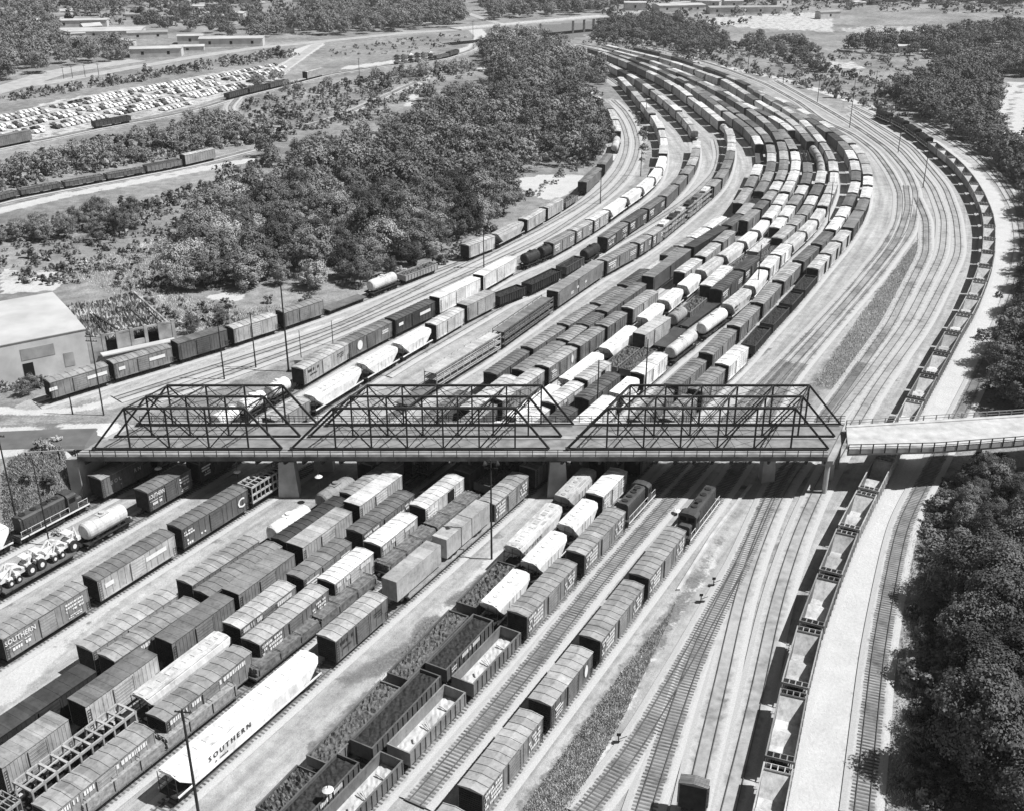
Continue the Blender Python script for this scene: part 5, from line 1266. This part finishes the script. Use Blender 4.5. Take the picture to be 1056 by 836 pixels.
FARB = [(83, 29, 36, 10, 5, 'long low white building among the trees at the far corner'), (95, 40, 62, 26, 4, 'wide pale roofed shed in front of the far corner trees'), (160, 60, 30, 12, 5, 'white block building at the road bend beyond the lot, largest of its cluster'), (152, 41, 26, 10, 4, 'pale shed with a dark opening behind the road bend'), (196, 46, 16, 9, 5, 'small two tier white house right of the road bend cluster'), (193, 54, 20, 8, 3, 'low white annex beside the road bend house'), (238, 49, 40, 14, 5, 'long white hall with a square front facing the highway'), (165, 24, 20, 10, 4, 'pale house by the small trees on the far slope'), (277, 30, 20, 12, 6, 'white two storey house behind the round dark tree'), (295, 35, 12, 8, 4, 'small white cottage beside the highway fork'), (235, 3, 60, 14, 5, 'long dark roofed building on the far skyline'), (320, 5, 30, 12, 4, 'pale building on the skyline above the far wood'), (655, 11, 18, 10, 6, 'white house beside the end of the overpass'), (705, 13, 40, 20, 5, 'large pale flat roofed depot behind the bush bank'), (757, 9, 16, 10, 6, 'white hip roofed house behind the colonnade building'), (770, 15, 60, 14, 5, 'long low building with dark open bays beside the pale yard'), (30, 64, 30, 14, 4, 'pale flat roof half hidden by trees at the picture edge'), (858, 20, 18, 8, 5, 'grey shed standing alone in the pale field'), (932, 55, 7, 5, 4, 'tiny white hut among shrubs by the field'), (975, 58, 8, 6, 4, 'small pale open shed by the dark trees'), (220, 20, 46, 16, 4, 'low wide pale building between the far trees'), (195, 12, 24, 10, 4, 'small pale building near the skyline trees'), (985, 4, 30, 14, 7, 'pale house row on the skyline above the field'), (915, 2, 26, 12, 6, 'grey house on the skyline behind the field')]
for x, y, L, D, H, lb in FARB:
    X, Y = at2(x, y); a = RND.uniform(-.1, .35); wall_bldg((X - L / 2, Y), (math.cos(a), math.sin(a)), None, L, D, H, WALLW, ROOFG if 'dark' in lb or 'grey' in lb else ROOFW, lb, 'house' if 'house' in lb or 'cottage' in lb or 'hut' in lb else 'low_building', .8, .4, max(1, int(L / 11)))
for _ in range(34):
    x, y = RND.choice([(RND.uniform(0, 330), RND.uniform(2, 34)), (RND.uniform(0, 150), RND.uniform(20, 50)), (RND.uniform(640, 900), RND.uniform(-2, 8)), (RND.uniform(880, 1050), RND.uniform(-2, 6))])
    X, Y = at2(x, y); a = RND.uniform(-.6, .8); left_ = x < 500
    wall_bldg((X, Y), (math.cos(a), math.sin(a)), None, RND.uniform(8, 22), RND.uniform(6, 9), RND.uniform(3, 5), WALLW, RND.choice([ROOFG, ROOFW]), 'small pale house among the far trees beyond the highway' if left_ else 'small pale house on the skyline beyond the narrow yard end', 'small_house', RND.uniform(.3, 2), .4, 2)['group'] = 'small far houses beyond the highway' if left_ else 'small far houses beyond the yard end'
for x, y, lb in ((751, 61, 'pale signal cabinet post by the bush bank path'), (804, 69, 'small white junction box on the road edge above the yard'), (309, 377 + 6, 'small shed box beside the lettered boxcar')):
    X, Y, Z = at(x, y); o = empty('equipment_cabinet', (X, Y, Z)); mb = MB(); mb.box(-.8, .8, -.6, .6, 0, 2.6); part('body', mb, WALLW, o); mb = MB(); mb.box(-.9, .9, -.7, .7, 2.6, 2.75); part('roof', mb, ROOFG, o); mb = MB(); mb.box(-.5, .5, -.63, -.6, .3, 2.2); part('door', mb, CONCD, o); tag(o, lb, 'cabinet')

# ------------------------------------------------------------------ cars in the storage lot
mb = MB(); mb.loft([[(-2.3, -.85, .3), (2.3, -.85, .3), (2.3, .85, .3), (-2.3, .85, .3)], [(-2.3, -.9, .6), (2.3, -.9, .6), (2.3, .9, .6), (-2.3, .9, .6)], [(-2.2, -.85, .9), (2.2, -.85, .9), (2.2, .85, .9), (-2.2, .85, .9)]])
mb.loft([[(-1.6, -.8, .9), (1.1, -.8, .9), (1.1, .8, .9), (-1.6, .8, .9)], [(-1.1, -.65, 1.4), (.5, -.65, 1.4), (.5, .65, 1.4), (-1.1, .65, 1.4)]])
for x in (-1.4, 1.4):
    for y in (-.86, .86): mb.tube((x, y - .1, .32), (x, y + .1, .32), .32, n=8, mi=1)
CARM = mb.mesh('parked_car', [PAINT, METAL])
LOT = [at2(x, y) for x, y in [(-6, 147), (-6, 122), (60, 105), (150, 91), (240, 75), (300, 65), (283, 80), (228, 97), (190, 110), (105, 127)]]
def inside(p, P):
    c = False
    for i in range(len(P)):
        (x0, y0), (x1, y1) = P[i], P[i - 1]
        if (y0 > p[1]) != (y1 > p[1]) and p[0] < (x1 - x0) * (p[1] - y0) / (y1 - y0) + x0: c = not c
    return c
ax = np.array(at2(240, 84)) - np.array(at2(0, 135)); aa = math.atan2(ax[1], ax[0]); ux, uy = math.cos(aa), math.sin(aa); o0 = np.array(at2(0, 135))
spots = []
for i in range(-60, 260):
    for j in range(-40, 60):
        if j % 3 == 2: continue
        if i % 18 in (16, 17): continue
        p = o0 + np.array([ux, uy]) * i * 2.75 + np.array([-uy, ux]) * (j * 5.6 + (.3 if j % 3 else -.3)); p += NR.uniform(-.2, .2, 2)
        if inside(p, LOT) and NR.rand() < .9: spots.append(p)
spots.sort(key=lambda p: p[1])
TONES = [(.78, 'white'), (.78, 'white'), (.78, 'white'), (.66, 'pale'), (.66, 'pale'), (.45, 'light grey'), (.25, 'mid grey'), (.06, 'dark')]
def lotcar(p): return Matrix.Translation((p[0], p[1], float(hgt(*p)) + .02)) @ Matrix.Rotation(aa + PI / 2, 4, 'Z')
proto_car = None
for p in spots[:290]:
    c = obj('parked_car', CARM) if proto_car is None else proto_car.copy()
    if proto_car is None: proto_car = c
    else: COL.objects.link(c)
    c.matrix_world = lotcar(p); tn, wd_ = RND.choice(TONES); tone(c, tn)
    tag(c, wd_ + ' automobile parked in the packed rows of the storage lot', 'car', wd_ + ' automobiles in the storage lot')
V0 = np.array(mb.v); n0 = len(V0); vs, fs, ms = [], [], []
FB = np.array([0])
for gi, tn in enumerate((.7, .4, .1)):
    m2 = MB(); sub = [p for k, p in enumerate(spots[290:]) if (0 if k % 5 < 3 else 1 if k % 5 == 3 else 2) == gi]
    for p in sub:
        M = lotcar(p); b0 = len(m2.v); m2.v += [tuple(M @ Vector(v)) for v in mb.v]; m2.f += [tuple(b0 + q for q in f) for f in mb.f]; m2.m += mb.m
    if sub:
        o = obj('far_parked_cars', m2.mesh('far_parked_cars', [PAINT, METAL])); tone(o, tn); tag(o, kind='stuff', label=('pale', 'grey', 'dark')[gi] + ' automobiles in the far rows of the storage lot', cat='cars')
# ------------------------------------------------------------------ trees
def leaf_mesh(name, mat, nclump, per, rad, hgt_, size, seed, spread=1.0, trunk=True, low=.22, cone=0.0):
    rn = np.random.RandomState(seed); q = []
    cen = []
    while len(cen) < nclump:
        p = rn.uniform(-1, 1, 3); r_ = np.linalg.norm(p)
        if r_ > 1 or r_ < .45: continue
        if p[2] < -.75: continue
        cen.append(p)
    cen = np.array(cen); cz = hgt_ * (low + (1 - low) / 2); rz = hgt_ * (1 - low) / 2
    lob = 1 + .3 * np.sin(np.arctan2(cen[:, 1], cen[:, 0]) * rn.randint(2, 5) + rn.uniform(0, 6)) * rn.uniform(.5, 1)
    shrink = 1 - cone * np.clip(cen[:, 2], -.3, 1)
    C_ = np.c_[cen[:, 0] * rad * lob * shrink, cen[:, 1] * rad * lob * shrink, cz + cen[:, 2] * rz * rn.uniform(.8, 1.05, nclump)]
    cr = rad * rn.uniform(.2, .36, nclump) * spread
    P = []; Nn = []
    for c, r_ in zip(C_, cr):
        d = rn.normal(size=(per, 3)); d /= np.linalg.norm(d, axis=1)[:, None]
        rr_ = r_ * rn.uniform(.35, 1.05, per) ** .6
        pts = c + d * rr_[:, None] * np.array([1, 1, .75]); P.append(pts)
        out = (c - np.array([0, 0, cz])) / max(rad, 1e-3)
        n = d * .8 + out * .6 + rn.normal(size=(per, 3)) * .45 + np.array([0, 0, .35]); Nn.append(n / np.linalg.norm(n, axis=1)[:, None])
    P = np.vstack(P); Nn = np.vstack(Nn); k = len(P)
    a = np.cross(Nn, rn.normal(size=(k, 3))); a /= np.linalg.norm(a, axis=1)[:, None]; b = np.cross(Nn, a)
    s = size * rn.uniform(.6, 1.3, k)[:, None]; a *= s * .5; b *= s * .5 * rn.uniform(.6, 1, k)[:, None]
    return np.stack([P - a - b * .3, P + a * .2 - b, P + a + b * .3, P - a * .2 + b], 1), C_, cz
def quads_mesh(name, Q, mats):
    me = bpy.data.meshes.new(name); n = len(Q); me.vertices.add(n * 4); me.vertices.foreach_set('co', Q.astype(np.float32).ravel())
    me.loops.add(n * 4); me.loops.foreach_set('vertex_index', np.arange(n * 4, dtype=np.int32))
    me.polygons.add(n); me.polygons.foreach_set('loop_start', np.arange(0, n * 4, 4, dtype=np.int32)); me.polygons.foreach_set('loop_total', np.full(n, 4, np.int32))
    me.materials.append(mats); me.update(); return me
def mk_tree(name, mat, seed, nclump, per, rad, h, size, low=.22, cone=0.0):
    r = empty(name); Q, C_, cz = leaf_mesh('crown', mat, nclump, per, rad, h, size, seed, 1.0, True, low, cone)
    obj('crown', quads_mesh('crown', Q, mat), r)
    rn = random.Random(seed); mb = MB(); mb.tube((0, 0, -.4), (rn.uniform(-.2, .2), rn.uniform(-.2, .2), h * .55), h * .022, h * .012, n=7)
    for c in C_[rn.sample(range(len(C_)), 7)]:
        mb.tube((0, 0, h * rn.uniform(.25, .45)), tuple(c), h * .010, h * .004, n=5)
    part('trunk', mb, BARK, r); return r
TREES = {}
for nm, mat, n, args in (('near', LEAFD, 5, (110, 150, 4.2, 12.0, .28, .1, .3)), ('wood', LEAF, 5, (80, 90, 4.5, 11.0, .38, .1)), ('woodl', LEAFL, 3, (75, 84, 4.2, 9.5, .37, .05)), ('woodd', LEAFD, 3, (80, 90, 4.7, 11.5, .38, .1))):
    TREES[nm] = [mk_tree('leafy_tree', mat, 100 + i * 7 + len(nm), *args) for i in range(n)]
SHR = [mk_tree('shrub', m, 300 + i, 16, 34, 1.6, 2.2, .42, .02) for i, m in enumerate((LEAF, LEAFL, LEAFD))]
USED = set()
def put_tree(proto, x, y, sc, lb, cat, grp):
    if proto.name in USED: r = proto.copy(); COL.objects.link(r); [dup(c, r) for c in proto.children]
    else: r = proto; USED.add(proto.name)
    r.location = (x, y, float(hgt(x, y)) - .05); r.rotation_euler = (0, 0, NR.uniform(0, 6.28)); r.scale = (sc * NR.uniform(.9, 1.1), sc * NR.uniform(.9, 1.1), sc * NR.uniform(.85, 1.15))
    return tag(r, lb, cat, grp)
ALLP = np.vstack([t.P for t in TRK.values()])
def clear(x, y, d): return np.hypot(ALLP[:, 0] - x, ALLP[:, 1] - y).min() > d
def scatter(pts, sp_, jit=.45, clr=4.5, keep=1.0, excl=()):
    P = [at2(x, y) for x, y in pts]; E = [[at2(x, y) for x, y in e] for e in excl]; A = np.array(P); out = []
    y = A[:, 1].min(); k = 0
    while y < A[:, 1].max():
        x = A[:, 0].min() + (k % 2) * sp_ / 2
        while x < A[:, 0].max():
            p = (x + NR.uniform(-jit, jit) * sp_, y + NR.uniform(-jit, jit) * sp_)
            if NR.rand() < keep and inside(p, P) and not any(inside(p, e) for e in E) and clear(p[0], p[1], clr): out.append(p)
            x += sp_
        y += sp_ * .87; k += 1
    return out
CLR = [(525, 182), (605, 178), (615, 165), (625, 180), (600, 205), (570, 214), (535, 206)]
WOODP = [(176, 306), (215, 300), (300, 296), (345, 318), (385, 300), (420, 285), (470, 252), (515, 232), (535, 210), (520, 190), (560, 172), (618, 172), (630, 150), (618, 120), (600, 106), (590, 92), (640, 88), (600, 70), (575, 50), (545, 42), (510, 42), (497, 60), (515, 78), (490, 92), (440, 100), (405, 125), (350, 140), (310, 152), (262, 165), (235, 195), (222, 225), (195, 250), (180, 275)]
wood = scatter(WOODP, 7.0, excl=[CLR])
east1 = scatter([(990, 500), (988, 545), (986, 600), (984, 660), (982, 740), (984, 842), (1200, 900), (1260, 700), (1150, 490), (1000, 490)], 5.4, jit=.35)
east2 = scatter([(1006, 420), (1028, 365), (1048, 310), (1058, 262), (1056, 222), (1045, 190), (1015, 165), (985, 143), (955, 126), (930, 112), (925, 100), (950, 92), (975, 72), (1020, 60), (1080, 60), (1250, 150), (1250, 440)], 6.0, clr=3.6, excl=[[(1022, 80), (1075, 80), (1085, 160), (1030, 160)]], keep=.92)
groves = [
 ('bushy tree in the belt between the far weedy track and the lot track', [(-20, 196), (60, 182), (130, 170), (235, 150), (300, 140), (240, 132), (215, 118), (170, 142), (110, 155), (60, 165), (-20, 178)], 7.4, .7, .7, 'woodl'),
 ('leafy tree in the scrub before the weedy track of gondolas', [(-20, 256), (60, 250), (128, 250), (150, 240), (160, 226), (110, 222), (50, 236), (-20, 250)], 6.2, .8, .62, 'wood'),
 ('leafy tree in the row behind the highway', [(-20, 88), (25, 82), (60, 72), (135, 62), (142, 50), (60, 52), (60, 30), (-20, 25)], 11, .68, 1.15, 'wood'),
 ('tree in the far wood above the open field', [(262, 42), (300, 38), (345, 38), (480, 27), (478, 10), (430, 3), (330, 8), (290, 26), (262, 30)], 11, .95, 1.15, 'wood'),
 ('tree between the far houses', [(150, 34), (262, 44), (262, 28), (290, 15), (170, 16), (130, 20)], 14, .5, 1.0, 'woodd'),
 ('skyline tree at the top edge', [(-30, 24), (160, 14), (300, 2), (480, -4), (480, -20), (-30, -12)], 14, .45, 1.15, 'wood'),
 ('bushy tree on the bank above the narrow yard end', [(608, 40), (650, 46), (700, 56), (752, 62), (752, 44), (728, 34), (690, 22), (620, 24)], 8.5, .85, .75, 'woodd'),
 ('skyline tree beyond the overpass', [(505, 22), (620, 14), (660, 4), (640, -10), (480, -10)], 12, .85, 1.05, 'wood'),
 ('bush clump on the pale field edge', [(765, 52), (800, 62), (830, 72), (850, 76), (845, 56), (820, 42), (785, 40), (770, 44)], 8.5, .6, .65, 'woodd'),
 ('tree in the hedge across the field', [(868, 52), (900, 58), (940, 60), (985, 66), (1000, 50), (1056, 50), (1056, 28), (985, 38), (930, 44), (890, 44)], 9.5, .7, .95, 'woodd'),
 ('skyline tree beyond the pale field', [(640, 0), (760, 4), (860, 4), (1080, 8), (1080, -20), (640, -20)], 14, .8, 1.0, 'woodd'),
 ('young tree on the slope behind the coal train', [(905, 96), (935, 110), (985, 142), (960, 100), (930, 86)], 9, .6, .6, 'woodl'),
 ('small tree on the rough ground by the ruin', [(178, 345), (230, 322), (260, 318), (250, 325), (205, 345)], 6, .4, .35, 'wood'),
 ('small tree in the scrub beside the lot road', [(255, 90), (300, 80), (320, 90), (400, 82), (470, 80), (490, 72), (440, 72), (370, 84), (300, 96)], 7.5, .7, .6, 'woodl'),
 ('tree on the bank by the western bridge end', [(-10, 412), (45, 408), (48, 400), (-10, 402)], 5, .7, .4, 'wood'),
]
IND, REST = [], []
def kindmix(base):
    u_ = NR.rand()
    if base == 'mix': base = 'wood' if u_ < .45 else 'woodl' if u_ < .72 else 'woodd'
    L_ = TREES[base]; return L_[NR.randint(len(L_))]
for p in east1: IND.append((p, kindmix('near' if NR.rand() < .8 else 'wood'), NR.uniform(.75, 1.2) * (.55 if p[1] > 141 else .85 if p[1] > 130 else 1.08), 'dark leafy tree in the dense stand beside the track right of the dirt road', 'trees in the stand by the dirt road'))
for p in east2: IND.append((p, kindmix('woodd' if NR.rand() < .6 else 'wood'), NR.uniform(.7, 1.15), 'dark tree in the belt outside the coal train curve beyond the bridge', 'trees outside the coal train curve'))
THIN = [at2(x, y) for x, y in [(225, 215), (262, 160), (350, 135), (440, 95), (500, 80), (520, 100), (430, 130), (400, 160), (330, 175), (270, 200)]]
wood = [p for p in wood if not inside(p, THIN) or NR.rand() < .42]
for p in wood: IND.append((p, kindmix('mix'), NR.uniform(.45, 1.2) * (.7 if inside(p, THIN) else 1), 'round leafy tree in the dense wood inside the yard curve', 'trees of the central wood'))
for lb, pts, sp_, keep, sc, base in groves:
    for p in scatter(pts, sp_, keep=keep): IND.append((p, kindmix(base), sc * NR.uniform(.75, 1.2), lb, lb + 's'))
# rough dry grass on the banks and verges
def tufts(pts, n, h, name, mat, excl_clear=2.3):
    P = [at2(x, y) for x, y in pts]; A = np.array(P); q = []
    k = 0
    while len(q) < n and k < n * 12:
        k += 1; p = (NR.uniform(A[:, 0].min(), A[:, 0].max()), NR.uniform(A[:, 1].min(), A[:, 1].max()))
        if not inside(p, P): continue
        a = NR.uniform(0, 6.28); w_ = NR.uniform(.025, .07); hh = h * NR.uniform(.4, 1.2); c_, s_ = math.cos(a) * w_, math.sin(a) * w_; lx, ly = NR.uniform(-.5, .5, 2) * hh; z = float(hgt(*p))
        q.append([(p[0] - c_, p[1] - s_, z), (p[0] + c_, p[1] + s_, z), (p[0] + c_ * .5 + lx, p[1] + s_ * .5 + ly, z + hh), (p[0] - c_ * .7 + lx, p[1] - s_ * .7 + ly, z + hh * .8)])
    o = obj(name, quads_mesh(name, np.array(q), mat)); tag(o, kind='stuff', label='rough dry grass on the verges and banks', cat='grass')
DRY = leaf_mat('dry_grass', .24, .5); GRN = leaf_mat('green_weeds', .12, .26)
tufts([(535,840),(590,765),(640,695),(692,630),(697,620),(690,640),(640,745),(605,805),(585,840)], 26000, .3, 'bank_grass', DRY)
tufts([(535,840),(590,765),(640,695),(692,630),(697,620),(690,640),(640,745),(605,805),(585,840)], 700, .35, 'bank_grass', GRN)
tufts([(958,232),(930,268),(888,324),(850,379),(838,398),(862,402),(888,381),(928,330),(962,262)], 15000, .34, 'bank_grass', DRY)
tufts([(958,232),(930,268),(888,324),(850,379),(838,398),(862,402),(888,381),(928,330),(962,262)], 400, .4, 'bank_grass', GRN)
tufts([(0,480),(20,470),(62,460),(86,480),(40,535),(0,560)], 12000, .5, 'bank_grass', DRY)
tufts([(0,480),(20,470),(62,460),(86,480),(40,535),(0,560)], 1800, .6, 'bank_grass', GRN)
tufts([(940,842),(950,660),(962,560),(940,530),(932,640),(912,842)], 3000, .4, 'verge_grass', DRY)
tufts([(60,280),(180,240),(178,300),(240,320),(300,315),(250,350),(180,345),(100,295)], 14000, .5, 'field_grass', DRY)
tufts([(60,280),(180,240),(178,300),(240,320),(300,315),(250,350),(180,345),(100,295)], 1500, .7, 'field_grass', GRN)
tufts([(345,800),(390,745),(440,690),(455,640),(440,640),(400,690),(350,745),(320,800)], 700, .4, 'yard_weeds', GRN)
# scrub over the rough land: uncounted low bushes
sq = {}
SB = [leaf_mesh('x', None, 9, 9, 1.5, 2.0, .7, 900 + i, low=.0)[0] for i in range(4)]
SBF = [leaf_mesh('x', None, 16, 40, 1.5, 2.0, .24, 950 + i, low=.0)[0] for i in range(4)]
def scrub(pts, n, s0, s1, mats=('tree_leaves', 'pale_tree_leaves', 'dark_tree_leaves'), clr=3.0, fine=False):
    P = [at2(x, y) for x, y in pts]; A = np.array(P); k = 0; c = 0
    while c < n and k < n * 10:
        k += 1; p = (NR.uniform(A[:, 0].min(), A[:, 0].max()), NR.uniform(A[:, 1].min(), A[:, 1].max()))
        if not inside(p, P) or not clear(p[0], p[1], clr) or inside(p, LOT): continue
        sc = NR.uniform(s0, s1) * (2.0 if NR.rand() < .12 else 1); Q = (SBF if fine else SB)[NR.randint(4)] * sc; z = float(hgt(*p))
        sq.setdefault(mats[NR.randint(len(mats))], []).append(Q + np.array([p[0], p[1], z - .1])); c += 1
scrub([(-30, 260), (60, 240), (130, 245), (210, 220), (240, 170), (280, 165), (180, 290), (178, 306), (260, 312), (250, 340), (180, 345), (110, 290), (60, 295), (-30, 290)], 420, .35, .9)
scrub([(-30, 205), (60, 184), (140, 170), (240, 152), (300, 145), (250, 130), (240, 115), (170, 140), (110, 150), (40, 165), (-30, 180)], 560, .6, 1.4, clr=5)
scrub([(-30, 245), (60, 228), (140, 212), (220, 190), (225, 205), (150, 232), (60, 244), (-30, 262)], 240, .4, 1.0)
scrub([(255, 128), (250, 112), (290, 95), (400, 78), (490, 68), (500, 75), (440, 92), (400, 118), (340, 140), (300, 142)], 420, .5, 1.4)
scrub([(-30, 110), (60, 98), (160, 82), (260, 66), (310, 58), (300, 52), (200, 66), (60, 90), (-30, 104)], 300, .5, 1.3)
scrub([(330, 62), (420, 55), (485, 45), (480, 36), (420, 40), (340, 50)], 120, .3, .8)
scrub([(600, 45), (700, 62), (800, 82), (905, 116), (940, 140), (930, 95), (860, 72), (800, 60), (750, 40), (620, 28)], 520, .5, 1.5)
scrub([(840, 70), (905, 90), (960, 96), (1010, 60), (1056, 55), (1056, 25), (960, 30), (880, 40)], 300, .5, 1.5)
scrub([(-100, 30), (350, 30), (480, 10), (480, -10), (-100, -10)], 500, 1.0, 2.5)
scrub([(625, 25), (750, 30), (860, 10), (1090, 20), (1090, -12), (640, -12)], 420, 1.0, 2.5)
scrub([(-10, 404), (45, 400), (60, 396), (20, 385), (-10, 388)], 60, .3, .8)
scrub([(240, 345), (340, 318), (430, 280), (470, 258), (500, 240), (520, 236), (480, 268), (400, 300), (330, 325), (250, 348)], 160, .3, .8)
scrub([(558, 200), (602, 172), (625, 150), (615, 120), (600, 104), (590, 110), (600, 150), (570, 180), (530, 210)], 120, .4, 1.0)
scrub([(628, 170), (640, 152), (646, 130), (640, 110), (660, 118), (668, 140), (664, 165), (640, 190)], 90, .3, .7, clr=2.6)
scrub([(965, 500), (958, 560), (952, 660), (944, 760), (942, 842), (1010, 842), (1010, 500)], 300, .4, 1.1, ('dark_tree_leaves', 'tree_leaves'), 3.0, True)
scrub([(1000, 420), (1022, 365), (1044, 305), (1054, 262), (1075, 262), (1060, 320), (1030, 420)], 180, .4, 1.0, ('dark_tree_leaves', 'tree_leaves'), 2.8)
for mat, L_ in sq.items(): tag(obj('scrub', quads_mesh('scrub', np.vstack(L_), bpy.data.materials[mat])), kind='stuff', label='low scrub scattered over the rough ground', cat='scrub')
IND.sort(key=lambda e: e[0][0] ** 2 + e[0][1] ** 2)
def onscreen(p, h=8):
    dz = h - CAMZ; fw = p[1] * CP - dz * SP; X = 528 + FOC * p[0] / fw; Y = 418 - FOC * (p[1] * SP + dz * CP) / fw
    return -70 < X < 1126 and -60 < Y < 930
IND = [e for e in IND if onscreen(e[0])]
NIND = 290
for p, pr, sc, lb, grp in IND[:NIND]: put_tree(pr, p[0], p[1], sc, lb, 'tree', grp)
# beyond the nearest few hundred the woods read as masses
SIMPLE = {}
def simple(mat, i):
    if (mat, i) not in SIMPLE: SIMPLE[(mat, i)] = leaf_mesh('x', None, 46, 26, 4.5, 10.5, .75, 500 + i * 13 + len(mat), low=.08)[0]
    return SIMPLE[(mat, i)]
MASS = {}
for p, pr, sc, lb, grp in IND[NIND:]:
    mat = pr.children[0].data.materials[0].name if 'crown' in pr.children[0].name else pr.children[1].data.materials[0].name
    a = NR.uniform(0, 6.28); ca_, sa_ = math.cos(a), math.sin(a); Q = simple(mat, NR.randint(4)) * sc
    Q = np.stack([Q[..., 0] * ca_ - Q[..., 1] * sa_ + p[0], Q[..., 0] * sa_ + Q[..., 1] * ca_ + p[1], Q[..., 2] * NR.uniform(.85, 1.15) + float(hgt(*p))], -1)
    MASS.setdefault(('far' if p[1] > 620 else 'middle', mat), []).append(Q)
for (zone, mat), L_ in MASS.items():
    o = obj('woodland', quads_mesh('woodland', np.vstack(L_), bpy.data.materials[mat])); tag(o, kind='stuff', label=('far woods towards the skyline' if zone == 'far' else 'more distant part of the central woods'), cat='woodland')
print('trees', len(IND), len(wood), len(east1), len(east2))
# shrubs one can pick out
ns = 0
for lb, pts, sp_, sc, keep in (('low shrub on the rough field before the wood', [(120, 300), (175, 300), (180, 270), (215, 235), (150, 250), (60, 260), (70, 280)], 8, .9, .35),
    ('shrub on the grass bank beside the locomotive', [(5, 500), (40, 520), (75, 495), (62, 470), (15, 475)], 3.6, .6, .6),
    ('shrub at the foot of the dark stand along the track', [(938, 842), (945, 740), (950, 660), (960, 560), (962, 520), (952, 540), (938, 640), (930, 740), (922, 842)], 3.4, .75, .7),
    ('shrub along the siding below the wood', [(262, 326), (330, 312), (400, 290), (460, 262), (440, 258), (360, 292), (300, 305)], 5, .9, .6),
    ('shrub in the scrub bank across from the ruin', [(175, 345), (240, 326), (300, 315), (290, 308), (220, 318), (180, 335)], 4, .7, .5),
    ('shrub by the edge trees beyond the bridge', [(1000, 410), (1022, 366), (1046, 300), (1050, 250), (1040, 262), (1016, 340), (990, 400)], 4.5, .8, .6)):
    for p in scatter(pts, sp_, keep=keep, clr=2.6):
        put_tree(SHR[NR.randint(3)], p[0], p[1], sc * NR.uniform(.6, 1.3), lb, 'shrub', lb + 's'); ns += 1
for pr in [t for L_ in TREES.values() for t in L_] + SHR:
    if pr.name not in USED:
        for c in list(pr.children): bpy.data.objects.remove(c)
        bpy.data.objects.remove(pr)
print('shrubs', ns)
# ------------------------------------------------------------------ camera, sun, sky
cam = bpy.data.cameras.new('camera'); co = bpy.data.objects.new('camera', cam); COL.objects.link(co)
co.location = (0, 0, CAMZ); co.rotation_euler = (PI / 2 - PITCH, 0, 0)
cam.sensor_width = 36.0; cam.sensor_fit = 'HORIZONTAL'; cam.lens = FOC / 1056.0 * 36.0
cam.clip_start = 1.0; cam.clip_end = 9000.0
scene.camera = co
SUN_EL, SUN_AZ = math.radians(56), math.radians(-4)   # azimuth measured from +X towards +Y
sl = bpy.data.lights.new('sun', 'SUN'); sl.energy = 5.0; sl.angle = math.radians(0.5); sl.color = (1, 1, 1)
so = bpy.data.objects.new('sun', sl); COL.objects.link(so)
sd = Vector((math.cos(SUN_EL) * math.cos(SUN_AZ), math.cos(SUN_EL) * math.sin(SUN_AZ), math.sin(SUN_EL)))
so.rotation_euler = sd.to_track_quat('Z', 'Y').to_euler(); so.location = (60, 40, 200)
wd = bpy.data.worlds.new('World'); scene.world = wd; wd.use_nodes = True
nt = wd.node_tree; bg = nt.nodes['Background']
sky = nt.nodes.new('ShaderNodeTexSky'); sky.sky_type = 'NISHITA'; sky.sun_disc = False
sky.sun_elevation = SUN_EL; sky.sun_rotation = PI / 2 - SUN_AZ
bw = nt.nodes.new('ShaderNodeRGBToBW'); nt.links.new(sky.outputs[0], bw.inputs[0]); nt.links.new(bw.outputs[0], bg.inputs[0])
bg.inputs[1].default_value = 0.05
vs = scene.view_settings; vs.view_transform = 'Standard'; vs.look = 'None'; vs.gamma = 1.0; vs.exposure = 0.3; vs.use_curve_mapping = False

# ------------------------------------------------------------------ summer haze
HZ = bpy.data.materials.new('haze'); HZ.use_nodes = True; nt = HZ.node_tree
for n in list(nt.nodes):
    if n.type == 'BSDF_PRINCIPLED': nt.nodes.remove(n)
pv = nt.nodes.new('ShaderNodeVolumePrincipled'); pv.inputs['Color'].default_value = (.9, .9, .9, 1); pv.inputs['Density'].default_value = 0.00010; pv.inputs['Anisotropy'].default_value = .3
nt.links.new(pv.outputs[0], nt.nodes['Material Output'].inputs['Volume'])
mb = MB(); mb.box(-3700, 3700, -60, 5600, -7, 100); hz = obj('haze', mb.mesh('haze', HZ)); tag(hz, kind='stuff', label='thin pale summer haze over the whole valley', cat='haze')
